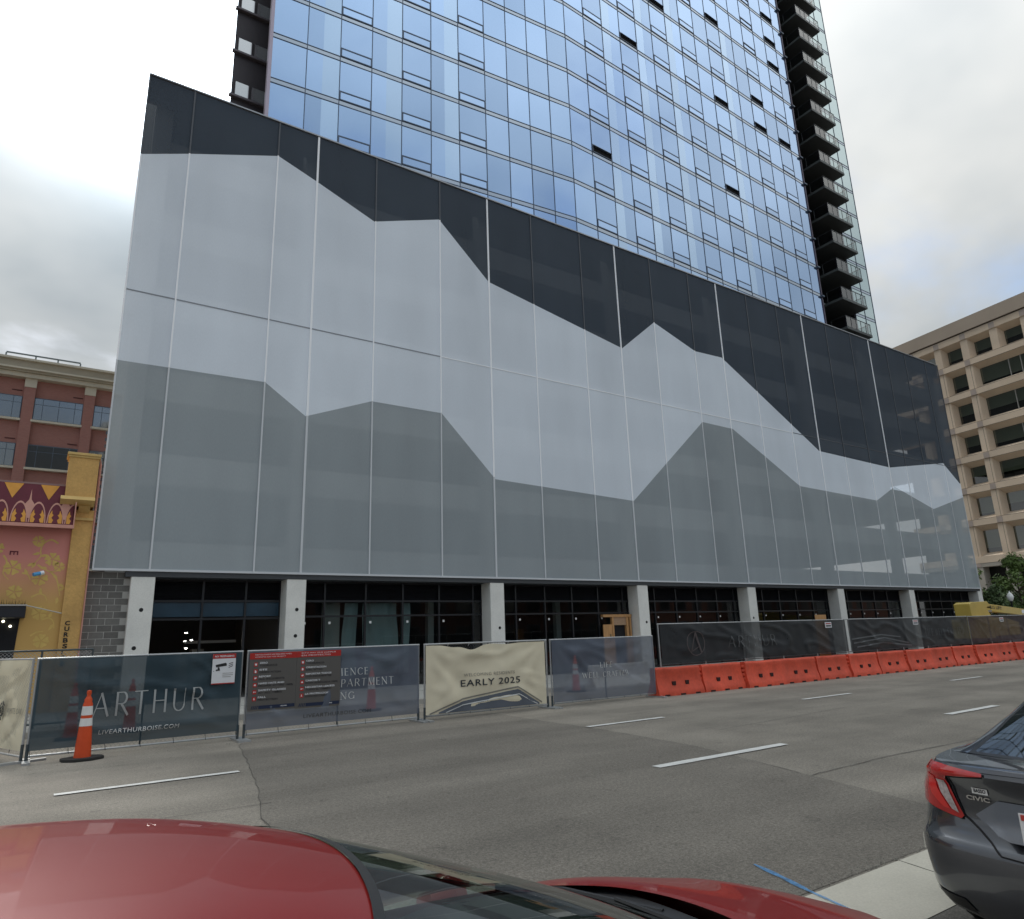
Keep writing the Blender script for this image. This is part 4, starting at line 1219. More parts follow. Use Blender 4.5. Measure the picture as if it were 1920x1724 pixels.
NB(MB().box(bx(-3.0), bx(.55), BY + .2, BY + 6, bz(17.6), bz(17.74)), 'roof_curb', mat('roof_grey', (.28, .31, .32), .6), brick)
for x in (1.42, 1.56):
    NB(MB().tube([(bx(x), BY, bz(17.5)), (bx(x), BY, bz(17.78))], .045, 6), 'roof_pipe', m_bfr, brick)
bays = [(-1.44, .90), (-4.33, -1.98), (1.42, 3.76), (-7.2, -4.87), (-10.1, -7.76), (-13, -10.6)]
for (a, b) in bays:
    if b > 2.6:
        b = 2.6
    # projecting pier to the left of the bay
    NB(MB().box(bx(a - .53), bx(a), BY - .05, BY + .3, 0, bz(16.6)), 'pier', m_brick, brick)
    NB(MB().box(bx(a - .545), bx(a + .01), BY - .10, BY + .3, bz(16.12), bz(16.615)), 'pier_cap', m_cream, brick)
    for fl_n, (zs, zh) in enumerate(((14.30, 15.60), (11.60, 12.90), (8.9, 10.2), (6.2, 7.5))):
        w = NB(MB().box(bx(a), bx(b - .02), BY + .12, BY + .28, bz(zs), bz(zh)), 'window', m_bfr, brick)
        NB(MB().box(bx(a - .06), bx(b + .02), BY - .06, BY + .3, bz(zs - .12), bz(zs) - .002), 'window_sill', m_cream, brick)
        xs = [a + .03, a + .42, a + 1.18, a + 1.94, a + 2.31] if b - a > 1.5 else [a + .03, a + .42, b - .04]
        zs2 = [zs + .03, zs + .92, zh - .03]
        for p, q in zip(xs[:-1], xs[1:]):
            for r0, r1 in zip(zs2[:-1], zs2[1:]):
                md = m_bgd if (fl_n == 1 and a > -2 and a < 1) else m_bg
                MB().face([(bx(p + .015), BY + .112, bz(r0 + .015)), (bx(q - .015), BY + .112, bz(r0 + .015)), (bx(q - .015), BY + .112, bz(r1 - .015)), (bx(p + .015), BY + .112, bz(r1 - .015))]).build('pane', md, w)
    if b - a > 1.5:
        for z in (15.98, 13.2):
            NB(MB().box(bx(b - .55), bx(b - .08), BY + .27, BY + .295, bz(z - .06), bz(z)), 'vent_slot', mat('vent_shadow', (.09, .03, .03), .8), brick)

# ================================================================== TAN OFFICE (far right)
TS = 1.15
hd = R(10); ddx, ddy = math.sin(hd), math.cos(hd)
P0 = (75 * TS, 25 * TS)
tan_b = thing('tan_office', 'tan precast concrete office block with deep set windows beyond the podium', 'building', (P0[0], P0[1], 0))
m_tan = per_object_tint(mat('tan_precast', (0.70, 0.565, 0.43), 0.85, var=0.07, vscale=.6, var2=0.06, v2scale=12), 0.95, 1.04)
m_tan2 = mat('grey_pink_block', (0.44, 0.365, 0.32), 0.85, var=0.08, vscale=2)
m_tanp = mat('parapet_taupe', (0.42, 0.345, 0.275), 0.8, var=0.06, vscale=.4)
m_greyp = mat('base_grey_stone', (0.42, 0.385, 0.33), 0.85, var=0.08, vscale=1)
m_win = glass('tan_office_glass', (0.5, 0.55, 0.5), 0.12)
m_blind = mat('window_blind', (0.30, 0.31, 0.27), 0.8)
m_wfr = mat('pale_mullion', (0.42, 0.42, 0.40), 0.5)
m_jt = mat('panel_joint', (0.10, 0.075, 0.055), 0.9)
# local frame: x' = along the face towards the camera-side (s decreasing), y' = into the building
TM = Matrix(((-ddx, ddy, 0, P0[0]), (-ddy, -ddx, 0, P0[1]), (0, 0, 1, 0), (0, 0, 0, 1)))
tan_b.matrix_basis = TM
def tzz(z): return (z - 1.85) * TS + 1.85
def TB2(mb, name, mats, parent=tan_b, **k):
    return mb.build(name, mats, parent, **k)
def q(s): return -s * TS         # measured s (away) -> local x
pier_s = [9.4, 6.5, 3.65, .72, -2.2, -5.1, -8.0, -10.9, -13.8]
rowz = [27.2, 24.05, 20.7, 17.55, 14.43, 11.2, 7.6]
BD = 0.62
TB2(MB().box(q(12.6), q(-16), 1.25, 22, 0, tzz(31.0)), 'building_body', mat('tan_office_dark', (.03, .03, .028), .9))
TB2(MB().box(q(12.6), q(-16), -.22, 22, tzz(30.52), tzz(31.9)), 'parapet', m_tanp)
TB2(MB().box(q(12.6), q(-16), -.12, 1.2, tzz(30.38), tzz(30.52) - .003), 'parapet_shadow_strip', m_jt)  # dark band painted in for the shadow line under the parapet
TB2(MB().box(q(12.6), q(-16), -.1, 1.3, tzz(29.72), tzz(30.38)), 'lintel_band', m_tan)
def opening(s0, s1, z0, z1, panes):
    """deep splayed opening: outer (s0..s1, z0..z1), window set back"""
    x0, x1 = q(s0), q(s1); a, b = tzz(z0), tzz(z1)
    ix0, ix1, ia, ib = x0 + .26, x1 - .08, a + .42, b - .52
    D = .85
    mb = MB()
    O = [(x0, 0, a), (x1, 0, a), (x1, 0, b), (x0, 0, b)]
    I = [(ix0, D, ia), (ix1, D, ia), (ix1, D, ib), (ix0, D, ib)]
    for i in range(4):
        j = (i + 1) % 4
        mb.face([O[i], O[j], I[j], I[i]])
    su = TB2(mb, 'window_surround', m_tan)
    w = TB2(MB().face([(ix0, D - .04, ia), (ix1, D - .04, ia), (ix1, D - .04, ib), (ix0, D - .04, ib)]), 'window', m_win)
    bl = .58 + .3 * random.random() * (1 if random.random() < .6 else 0)
    zb = ib - (ib - ia) * bl
    MB().face([(ix0, D + .06, zb), (ix1, D + .06, zb), (ix1, D + .06, ib), (ix0, D + .06, ib)]).build('blind', m_blind, w)
    for f in panes:
        xx = ix0 + (ix1 - ix0) * f
        MB().box(xx - .04, xx + .04, D - .1, D - .02, ia, ib).build('mullion', m_wfr, w)
hp = .36
# top row, single windows
for a, b in zip(pier_s[:-1], pier_s[1:]):
    opening(a - hp, b + hp, 27.2 + .32, 29.72, [])
for s in pier_s:
    TB2(MB().box(q(s + hp), q(s - hp), -.02, 1.2, tzz(27.52), tzz(29.70)), 'pier', m_tan)
    TB2(MB().box(q(s + hp) + .1, q(s - hp) - .1, -.115, -.1, tzz(29.76), tzz(30.34)), 'corner_block', m_tan2)
wide = [(9.4, 6.5, []), (6.5, 3.65, []), (3.65, -5.1, [.36, .50, .86]), (-5.1, -13.8, [.36, .5, .86])]
for i in range(6):
    zt, zb_ = rowz[i], rowz[i + 1]
    TB2(MB().box(q(12.6), q(-16), -.1, 1.2, tzz(zt - .32), tzz(zt + .32)), 'spandrel', m_tan)
    for z in (zt - .33, zt + .30):
        TB2(MB().box(q(12.6), q(-16), -.106, -.09, tzz(z), tzz(z) + .035), 'joint_line', m_jt)
    for a, b, pn in wide:
        opening(a - hp, b + hp, zb_ + .32, zt - .32, pn)
    for s in (9.4, 6.5, 3.65, -5.1, -13.8):
        TB2(MB().box(q(s + hp), q(s - hp), -.02, 1.2, tzz(zb_ + .325), tzz(zt - .325)), 'pier', m_tan)
        TB2(MB().box(q(s + hp) + .1, q(s - hp) - .1, -.112, -.1, tzz(zt - .27), tzz(zt + .27)), 'corner_block', m_tan2)
        TB2(MB().box(q(s) + .16, q(s) + .19, -.026, -.01, tzz(zb_ + .33), tzz(zt - .33)), 'joint_line', m_jt)
TB2(MB().box(q(12.6), q(-16), -.1, 1.2, tzz(7.28), tzz(7.92)), 'spandrel', m_tan)
TB2(MB().box(q(12.6), q(-16), -.08, 1.2, tzz(6.9), tzz(7.275)), 'base_band', m_greyp)
for s in (9.4, 6.5, 3.65, .72, -2.2, -5.1, -8.0, -10.9):
    TB2(MB().box(q(s + hp), q(s - hp), -.05, 1.0, 0, tzz(6.895)), 'base_pier', m_greyp)
    TB2(MB().box(q(s + hp) + .1, q(s - hp) - .1, -.095, -.08, tzz(6.93), tzz(7.25)), 'corner_block', m_tan2)

# ================================================================== TREES
m_bark = mat('bark', (0.09, 0.07, 0.05), 0.9, var=.2, vscale=8)
def tree(name, label, x, y, h, cr, nleaf, col, seed, group, trunk_h=.35, z0=0.0, leaf=.13):
    rt_ = random.Random(seed)
    root = thing(name, label, 'tree', (x, y, z0), 0, group)
    th = h * trunk_h
    tb = MB()
    lean = rt_.uniform(-.06, .06)
    top = Vector((lean * h, rt_.uniform(-.05, .05) * h, h * .85))
    tb.tube([(0, 0, 0), (lean * th * .5, 0, th * .5), (lean * th, 0, th), tuple(top * .75), tuple(top)], [h * .022 + .03, h * .018 + .02, h * .015 + .01, h * .008, .01], 8)
    blobs = []
    for i in range(26):
        a = rt_.uniform(0, 6.283); zz = th + (h - th) * (rt_.random() ** .8)
        f = math.sin(max(.05, min(1, (zz - th) / (h - th))) * math.pi * .86 + .32)
        rad = cr * max(.12, f) * rt_.uniform(.3, .95)
        p = Vector((top.x * zz / h + rad * math.cos(a), rad * math.sin(a), zz))
        blobs.append((p, cr * rt_.uniform(.20, .40)))
        st = Vector((top.x * zz / h, 0, max(th * .8, zz - rad * .8)))
        tb.tube([tuple(st), tuple((st + p) / 2 + Vector((0, 0, .08 * rad))), tuple(p)], [h * .007 + .008, h * .004 + .005, .004], 5, cap=False)
    tb.build('trunk', m_bark, root, smooth=True)
    verts = []; faces = []; mi = []
    for i in range(nleaf):
        p, r_b = blobs[rt_.randrange(len(blobs))]
        d = Vector((rt_.gauss(0, 1), rt_.gauss(0, 1), rt_.gauss(0, .8))); d.normalize()
        c = p + d * r_b * rt_.uniform(.45, 1.08)
        n = (d + Vector((rt_.uniform(-.9, .9), rt_.uniform(-.9, .9), rt_.uniform(-.3, 1.1)))).normalized()
        a = n.cross(Vector((rt_.uniform(-1, 1), rt_.uniform(-1, 1), rt_.uniform(-1, 1)))).normalized(); b = n.cross(a)
        l = leaf * rt_.uniform(.6, 1.25); w = l * .55
        k = len(verts)
        verts += [tuple(c - a * l * .5), tuple(c + b * w * .5), tuple(c + a * l * .5), tuple(c - b * w * .5)]
        faces.append((k, k + 1, k + 2, k + 3)); mi.append(rt_.choice((0, 0, 1, 2)))
    me = bpy.data.meshes.new('crown'); me.from_pydata(verts, [], faces)
    for j, f in enumerate((1.0, .7, 1.35)):
        me.materials.append(mat(f'leaf_{col[0]:.3f}_{j}', tuple(c * f for c in col), .6, spec=.3))
    me.polygons.foreach_set('material_index', mi)
    o = inst(me, 'crown', root); o['kind'] = 'stuff'
    return root
G1 = 'trees along the side street'
tree('street_tree', 'upright green street tree in front of the tan office windows', 66.0, 24.6, 6.6, 2.0, 5200, (.12, .18, .05), 3, G1, .22, leaf=.26)
tree('street_tree', 'pale leafed loose tree beside the lamp globe', 69.5, 23.2, 4.2, 2.2, 2600, (.16, .20, .10), 8, G1, .3, leaf=.24)
tree('street_tree', 'low dark tree between podium corner and the upright tree', 63.6, 25.6, 4.2, 1.7, 2600, (.08, .12, .05), 12, G1, .25, leaf=.24)
tree('street_tree', 'thin sparse tree partly hidden by the podium edge', 62.6, 27.0, 7.0, 1.2, 800, (.12, .16, .06), 15, G1, .3, leaf=.24)
tree('street_tree', 'dark green tree behind the yellow boom arm', 70.5, 27.0, 4.0, 2.4, 3200, (.07, .115, .04), 18, G1, .25, leaf=.26)

# ================================================================== STREET LAMP
lampp = thing('street_lamp', 'dark post with a white acorn globe before the green trees', 'lamp post', (62.9, 24.2, 0))
MB().lathe([(.16, 0), (.16, .25), (.09, .4), (.065, 1), (.055, 3.1), (.09, 3.15), (.11, 3.25)], 14).build('post', mat('lamp_post_black', (.02, .022, .022), .4), lampp, smooth=True)
MB().lathe([(.10, 3.25), (.20, 3.40), (.235, 3.58), (.20, 3.72), (.16, 3.76)], 16).build('globe', mat('lamp_globe_white', (.85, .85, .82), .4), lampp, smooth=True)
MB().lathe([(.17, 3.76), (.15, 3.82), (.05, 3.92), (.015, 4.02), (0, 4.03)], 14).build('globe_cap', mat('lamp_globe_white', (.85, .85, .82), .4), lampp, smooth=True)

# ================================================================== BOOM LIFT
lift = thing('boom_lift', 'yellow boom lift parked behind the barrier fence near the podium end', 'lift', (46.5, 19.0, 0))
m_yel = mat('lift_yellow', (.55, .40, .085), .45, var=.08, vscale=2, coat=.2)
m_tyre = mat('tyre_rubber', (.018, .018, .018), .85)
MB().box(-1.9, 1.6, -1.0, 1.0, .45, .95).build('chassis', mat('lift_grey', (.10, .10, .10), .5), lift, bevel=.04)
tw = MB().tube([(0, -.17, 0), (0, .17, 0)], .45, 20).mesh('wheel', m_tyre, smooth=True)
rw = MB().tube([(0, -.19, 0), (0, .19, 0)], .24, 14).mesh('rim', mat('rim_white', (.6, .6, .58), .5))
for x in (-1.45, 1.2):
    for y in (-1.05, 1.05):
        w = inst(tw, 'wheel', lift, loc=(x, y, .45)); inst(rw, 'rim', w)
MB().prism([(-2.3, 1.0), (.9, 1.0), (.9, 1.7), (-.9, 2.0), (-2.3, 1.9)], -.95, .95).build('turntable', m_yel, lift, recalc=True, bevel=.03)
MB().prism([(-3.5, 2.0), (-3.55, 2.78), (-3.2, 2.88), (-1.35, 2.92), (-1.15, 2.75), (-1.5, 2.55), (-1.35, 2.3), (-1.0, 2.0)], -.42, .42).build('boom_knuckle', m_yel, lift, recalc=True, bevel=.03)
MB().box(-1.6, -.55, -.25, .25, 2.33, 2.42).box(-1.5, -.4, -.2, .2, 2.55, 2.63).build('hydraulic_ram', mat('ram_grey', (.25, .25, .25), .4, metal=.5), lift)
MB().prism([(-1.2, 2.40), (-1.2, 2.82), (6.5, 2.30), (6.5, 1.92)], -.2, .2).build('boom_arm', m_yel, lift, recalc=True, bevel=.02)
mt = text_mesh('JLG LIFT', width=1.55, height=.24, bold=.02)
mt.materials.append(mat('lift_lettering', (.02, .02, .02), .5))
o = inst(mt, 'lettering', lift); o.matrix_basis = Matrix.Translation((-.65, -.207, 2.47)) @ Matrix.Rotation(R(3.8), 4, 'Y')
MB().box(3.55, 4.3, -.206, -.203, 2.2, 2.42).build('white_decal', m_stick, lift)
MB().box(6.3, 6.5, -.3, .3, .9, 2.0).box(6.5, 7.4, -.9, .9, .35, .42).build('basket_floor', mat('lift_grey', (.10, .10, .10), .5), lift)
mb = MB()
for x in (6.55, 7.4):
    for y in (-.88, .88):
        mb.tube([(x, y, .4), (x, y, 1.5)], .02, 6)
for z in (.95, 1.5):
    mb.tube([(6.55, -.88, z), (7.4, -.88, z), (7.4, .88, z), (6.55, .88, z), (6.55, -.88, z)], .02, 6)
mb.build('basket_rail', m_yel, lift)
MB().box(-3.1, -2.2, -.9, .9, .9, 1.95).build('counterweight', m_yel, lift, bevel=.05)
MB().tube([(-2.4, 0, 1.5), (-2.9, 0, 2.2)], .14, 8).build('riser', m_yel, lift)

# ================================================================== ACROSS THE STREET (behind the camera; seen only as reflections)
def opposite(name, label, x0, x1, y0, h, m, rows, seed):
    b = thing(name, label, 'building', (x0, y0, 0))
    MB().box(0, x1 - x0, -12, 0, 0, h).build('wall', m, b)
    n = int((x1 - x0) / 3.2)
    for r_ in range(rows):
        for i in range(n):
            xx = 1.0 + i * 3.2; zz = 1.0 + r_ * 3.6
            w = MB().box(xx, xx + 1.9, .0, .05, zz, zz + 2.1).build('window', m_bfr, b)
            MB().face([(xx + .08, .056, zz + .08), (xx + 1.82, .056, zz + .08), (xx + 1.82, .056, zz + 2.02), (xx + .08, .056, zz + 2.02)][::-1]).build('pane', m_bgd, w)
    return b
opposite('shop_building', 'red brick block across the street from the podium', -30, 20, -18, 6.5, m_brick, 1, 1)
opposite('shop_building', 'lower brown brick block across the street further along', 22, 140, -18, 7.0, mat('brown_brick_plain', (.12, .055, .04), .9, var=.15, vscale=1), 2, 2)

# ================================================================== SITE FENCE WITH BANNERS
m_galv = mat('galvanised_tube', (.42, .43, .43), .45, metal=.5, var=.1, vscale=8)
m_galvd = mat('dark_tube', (.07, .085, .09), .5, metal=.3)
m_link = mat('chain_link_wire', (.20, .21, .21), .5, metal=.4)
m_navy = mat('banner_navy', (.028, .055, .072), .6, spec=.45, var=.12, vscale=1.1, alpha=.86)
m_slate = mat('banner_slate', (.115, .135, .175), .6, spec=.45, var=.12, vscale=1.1, alpha=.78)
m_creamb = mat('banner_cream', (.74, .67, .50), .8, spec=.25, var=.10, vscale=1.5, alpha=.97)
m_char = mat('banner_charcoal', (.022, .025, .029), .5, spec=.5, var=.15, vscale=.9, alpha=.84)
m_prt = mat('banner_print_grey', (.38, .40, .40), .8, spec=.2)
m_prt2 = mat('banner_print_white', (.58, .59, .58), .8, spec=.2)
m_prtd = mat('banner_print_dark', (.05, .055, .06), .8, spec=.2)
m_prtm = mat('banner_print_taupe', (.24, .23, .20), .8, spec=.2)
FY_, FT = 15.40, 1.72
def wrinkle(seed, w, h, amp=.026):
    def fn(x, z):
        u, v = x / w, z / h
        d = 0.0
        # folds pulled from the tied corners
        for (cx, cz, s) in ((0, 1, 1), (1, 1, 1), (0, 0, .7), (1, 0, .8)):
            dx, dz = (u - cx) * w / h, v - cz
            r = math.hypot(dx, dz) + .05
            a = math.atan2(dz, dx)
            d += s * math.sin(a * 13 + seed + cx * 2) * math.exp(-r * 1.5) * r * 1.6
        f_ = abs(noise.noise(Vector((x * .8 + z * 1.5 + seed, (z - x * .35) * .8, seed + 9)))); d += 1.3 * max(0, .16 - f_) / .16
        d += .9 * noise.noise(Vector((x * .9 + seed * 7, z * 1.4, seed))) + .5 * noise.noise(Vector((x * 2.2 + z * 1.6, z * 2 - x * .8, seed + 4)))
        edge = min(1, 6 * min(u, 1 - u, v + .02, 1 - v + .02))
        return -abs(amp) * (d * max(0.15, edge) + .6)
    return fn
def banner(parent, x0, x1, z0, z1, y, m, seed, amp=.026, name='banner', sag=None, nu=64, nv=26):
    w, h = x1 - x0, z1 - z0
    wf = wrinkle(seed, w, h, amp)
    def top(x):
        return z1 - (sag(x) if sag else 0)
    def fn(u, v):
        x = x0 + w * u
        zt = top(x)
        z = z0 + (zt - z0) * v
        return (x, y + wf(x - x0, z - z0), z)
    o = MB().grid(fn, nu, nv).build(name, m, parent, smooth=True, angle=180)
    f2_ = lambda x, z: wf(x - x0, z - z0) - .013
    return o, f2_
def link_mesh(parent, w, z0, z1, y, pitch=.075, m=m_link, wire=.0035):
    mb = MB(); h = z1 - z0
    n = int((w + h) / pitch)
    for i in range(n):
        for sgn in (1, -1):
            a = i * pitch - h
            x_0, x_1 = a, a + h
            za, zb = z0, z1
            if x_0 < 0: za = z0 - x_0; x_0 = 0
            if x_1 > w: zb = z1 - (x_1 - w); x_1 = w
            if x_1 - x_0 < .02: continue
            pa, pb = (x_0, za), (x_1, zb)
            if sgn < 0: pa, pb = (w - x_0, za), (w - x_1, zb)
            mb.ribbon([pa, pb], wire, y + (.002 if sgn > 0 else .004))
    return mb.build('chain_link', m, parent)
def fence_panel(label, x0, x1, y=FY_, rz=0.0):
    w = x1 - x0
    root = thing('fence_panel', label, 'fence', (x0, y, 0), rz, 'temporary fence panels along the road')
    mb = MB()
    mb.tube([(.02, 0, .06), (.02, 0, FT)], .021, 8).tube([(w - .02, 0, .06), (w - .02, 0, FT)], .021, 8)
    mb.tube([(0, 0, FT), (w, 0, FT)], .021, 8).tube([(.02, 0, .10), (w - .02, 0, .10)], .019, 8)
    mb.build('frame', m_galv, root, smooth=True)
    MB().tube([(w / 2, .02, .1), (w / 2, .02, FT)], .016, 8).build('middle_post', m_galvd, root, smooth=True)
    link_mesh(root, w - .04, .12, FT - .02, .012)
    for x in (.02, w - .02):
        MB().box(x - .06, x + .06, -.38, .38, .0, .035).build('foot_plate', m_galv, root)
        MB().tube([(x, 0, .03), (x, 0, .3)], .027, 8).build('foot_socket', m_galvd, root)
    for k in range(7):
        x = .06 + (w - .12) * k / 6
        MB().tube([(x - .02, -.03, FT - .06), (x + .02, -.028, FT + .022)], .005, 5).build('cable_tie', m_prt2, root)
        MB().tube([(x - .01, -.03, .20), (x + .01, -.028, .08)], .005, 5).build('cable_tie', m_prtd, root)
    return root, w
P1, w1 = fence_panel('navy mesh fence panel with large ARTHUR lettering behind the orange cone', .10, 3.62)
bo, fn1 = banner(P1, .03, w1 - .03, .19, FT - .01, -.03, m_navy, 1.3, amp=.032)
stroke_text('lettering', 'ARTHUR', m_prt, bo, .92, 2.82, .66, .42, -.038, fn1, gap=.22)
me = text_mesh('LIVEARTHURBOISE.COM', width=1.34, height=.075, spacing=1.1, shear=.1)
me.materials.append(m_prt2)
for v in me.vertices: v.co.y += fn1(1.06 + v.co.x, .36 + v.co.z)
inst(me, 'lettering', bo, loc=(1.06, -.032, .36))
P2, w2 = fence_panel('slate mesh fence panel behind the red and grey safety boards', 3.70, 7.62)
bo, fn2 = banner(P2, .03, w2 - .03, .19, FT - .01, -.03, m_slate, 4.2, amp=.03)
stroke_text('lettering', 'IENCE', m_prt2, bo, 1.985, 2.62, 1.13, .15, -.032, fn2)
stroke_text('lettering', 'PARTMENT', m_prt2, bo, 1.985, 3.24, .89, .16, -.032, fn2)
stroke_text('lettering', 'NG', m_prt2, bo, 1.985, 2.32, .63, .15, -.032, fn2)
me = text_mesh('LIVEARTHURBOISE.COM', width=1.5, height=.075, spacing=1.1); me.materials.append(m_prtd)
for v in me.vertices: v.co.y += fn2(1.2 + v.co.x, .32 + v.co.z)
inst(me, 'lettering', bo, loc=(1.2, -.032, .32))
P3, w3 = fence_panel('cream banner fence panel reading EARLY 2025', 7.74, 11.36)
sagf = lambda x: .13 * math.exp(-((x - 1.28) / .30) ** 2) + .05 * math.exp(-((x - .75) / .22) ** 2) + .03 * math.exp(-((x - 2.3) / .3) ** 2)
bo, fn3 = banner(P3, .03, w3 - .10, .13, FT - .03, -.03, m_creamb, 2.6, amp=.026, sag=sagf)
def btext(body, x0, x1, z, h, m, bo, fn, **k):
    me = text_mesh(body, width=x1 - x0, height=h, **k); me.materials.clear(); me.materials.append(m)
    for v in me.vertices: v.co.y += fn(x0 + v.co.x, z + v.co.z)
    inst(me, 'lettering', bo, loc=(x0, -.034, z))
btext('EARLY 2025', .98, 2.70, .70, .155, m_prtd, bo, fn3, spacing=1.12, bold=.012)
btext('WELCOMING RESIDENTS', 1.06, 2.54, .93, .072, m_prtm, bo, fn3, spacing=1.15)
def chev(pts, w, m, dy):
    mb = MB()
    q_ = []
    for a, b in zip(pts[:-1], pts[1:]):
        for i in range(10):
            q_.append((a[0] + (b[0] - a[0]) * i / 10, a[1] + (b[1] - a[1]) * i / 10))
    q_.append(pts[-1])
    for a, b in zip(q_[:-1], q_[1:]):
        mb.face([(x, -.034 + dy + fn3(x, z), z) for x, z in ((a[0], a[1] - w), (b[0], b[1] - w), (b[0], b[1]), (a[0], a[1]))])
    return mb.build('printed_ridge', m, bo)
ridge = [(.12, .16), (1.0, .44), (2.62, .62), (3.36, .20)]
chev(ridge, .035, m_prtm, 0)
m_rdg = mat('banner_print_slate', (.11, .125, .15), .8)
mb = MB()
def under(x):
    for a, b in zip(ridge[:-1], ridge[1:]):
        if a[0] <= x <= b[0]: return a[1] + (b[1] - a[1]) * (x - a[0]) / (b[0] - a[0])
    return .15
for i in range(60):
    xa, xb = .36 + 2.92 * i / 60, .36 + 2.92 * (i + 1) / 60
    za, zb = max(under(xa) - .07, .145), max(under(xb) - .07, .145)
    mb.face([(x, -.034 + fn3(x, z), z) for x, z in ((xa, .14), (xb, .14), (xb, zb), (xa, za))])
mb.build('printed_mountain', m_rdg, bo)
ridge2 = [(.55, .16), (1.0, .30), (2.64, .44), (3.22, .16)]
chev(ridge2, .022, m_prt2, -.004)
P4, w4 = fence_panel('slate mesh fence panel reading LIFE WELL CRAFTED before the plywood doorway', 11.46, 15.28)
bo, fn4 = banner(P4, .03, w4 - .06, .13, FT - .01, -.03, m_slate, 7.7, amp=.034)
stroke_text('lettering', 'LIFE', m_prt2, bo, 1.64, 2.10, .93, .14, -.042, fn4)
stroke_text('lettering', 'WELL CRAFTED', m_prt2, bo, 1.04, 2.72, .68, .14, -.042, fn4)
P0, w0 = fence_panel('cream banner fence panel angled away at the far left corner', .10, 3.76, rz=math.atan2(.94, -.335))
P0.location = (.05, 15.43, 0)
bo, fn0 = banner(P0, .03, w0 - .03, .19, FT - .01, .03, m_creamb, 5.5)
# its printed side faces the road: build lettering on the far side of the panel
def ptext0(body, xa, xb, z, h):
    me = text_mesh(body, width=xb - xa, height=h, spacing=1.1); me.materials.append(m_prtm)
    for v in me.vertices:
        x_ = xb - v.co.x; v.co.y = -v.co.y + .045; v.co.x = x_; v.co.z += z
    inst(me, 'lettering', bo)
ptext0('WHITE OAK', .12, .80, .79, .095)
mb = MB(); rq = random.Random(4)
for k in range(70):
    a, r = rq.uniform(0, 6.283), .20 * math.sqrt(rq.random())
    cx, cz, s = 1.03 + r * .62 * math.cos(a), .86 + r * .62 * math.sin(a), rq.uniform(.010, .024)
    mb.face([(cx + s * math.cos(j * 1.257 + a), .05 + k * .0001, cz + s * math.sin(j * 1.257 + a)) for j in range(5)])
mb.face([(1.005, .05, .66), (1.055, .05, .66), (1.045, .05, .80), (1.015, .05, .80)])
mb.build('printed_oak', m_prtd, bo)
# second row of fence, deep behind the corner
rf_ = thing('fence_panel', 'bare galvanised fence panel in front of the block wall', 'fence', (-3.2, 20.0, .15), 0, 'temporary fence panels along the road')
mb = MB()
for x in (0, 2.2, 3.4, 4.42):
    mb.tube([(x, 0, 0), (x, 0, 1.72)], .022, 8)
mb.tube([(0, 0, 1.72), (4.42, 0, 1.72)], .022, 8).tube([(0, 0, .1), (4.42, 0, .1)], .022, 8)
mb.build('frame', m_galvd, rf_, smooth=True)
link_mesh(rf_, 4.42, .12, 1.70, .01, m=m_galv, wire=.008)

# --- sign boards tied to the fence
m_sgrey = mat('sign_grey', (.105, .098, .090), .6)
m_sred = mat('sign_red', (.42, .022, .016), .5)
m_swhite = mat('sign_white', (.72, .73, .75), .5)
m_sblack = mat('sign_black', (.018, .018, .02), .5)
m_snavy = mat('sign_navy', (.012, .022, .055), .5)
def safety(label, x, w, h, head, lines):
    s = thing('safety_sign', label, 'sign', (x, FY_ - .085, 1.68 - h), 0, 'safety boards on the fence')
    MB().box(0, w, 0, .012, 0, h).build('board', m_sgrey, s)
    MB().box(0, w, -.004, -.001, h - .125, h).build('header_band', m_sred, s)
    for i, l in enumerate(head):
        put_text('lettering', l, m_swhite, s, .10 * w, -.007, h - .055 - i * .048, width=.78 * w - .12 * i, height=.03)
    for i, (a, b) in enumerate(lines):
        z = h - .225 - i * .135
        ic = MB().box(.09, .165, -.004, -.001, z - .045, z + .035)
        io = ic.build('icon', m_sred, s, bevel=0)
        sh = [[(.11, -.02), (.145, -.02), (.15, .02), (.105, .02)], [(.11, -.028), (.145, -.028), (.145, .005), (.13, .02), (.11, .02)], [(.105, .01), (.15, .02), (.15, -.01), (.13, -.01), (.12, -.025)], [(.105, -.015), (.15, -.015), (.145, .01), (.128, .02), (.11, .01)], [(.10, -.01), (.125, -.015), (.13, .008), (.15, -.012), (.155, .005), (.105, .012)], [(.118, .02), (.135, .022), (.13, 0), (.15, -.025), (.125, -.012), (.11, -.028)]][i]
        MB().face([(p[0], -.0055, z - .005 + p[1]) for p in sh]).build('icon_mark', m_swhite, io)
        put_text('lettering', a, m_swhite, s, .20, -.005, z + .005, width=min(.040 * len(a), w - .28), height=.036, bold=.02)
        put_text('lettering', b, m_sblack, s, .20, -.005, z - .045, width=min(.040 * len(b), w - .26), height=.036, bold=.02)
    MB().box(.22, w - .01, -.004, -.001, .035, .10).build('footer_band', m_snavy, s)
    for k in range(4):
        x_ = .07 + k * .035
        MB().face([(x_, -.003, .035), (x_ + .018, -.003, .035), (x_ + .036, -.003, .10), (x_ + .018, -.003, .10)]).build('footer_stripe', m_snavy, s)
    put_text('lettering', 'OKLAND', m_swhite, s, w - .30, -.0065, .055, width=.13, height=.025, bold=.02)
    return s
safety('grey safety board with red header in English, beside the NO TRESPASSING sign', 3.735, .965, 1.14, ['THE FOLLOWING ARE REQUIRED WHEN', 'WORKING ON THIS PROJECT'],
       [('ZERO', 'TOLERANCE'), ('SITE', 'ORIENTATION'), ('REPORT', 'ALL INCIDENTS'), ('HARD HATS AND', 'PROPER ATTIRE 100%'), ('SAFETY GLASSES', 'AT ALL TIMES'), ('FALL', 'PROTECTION')])
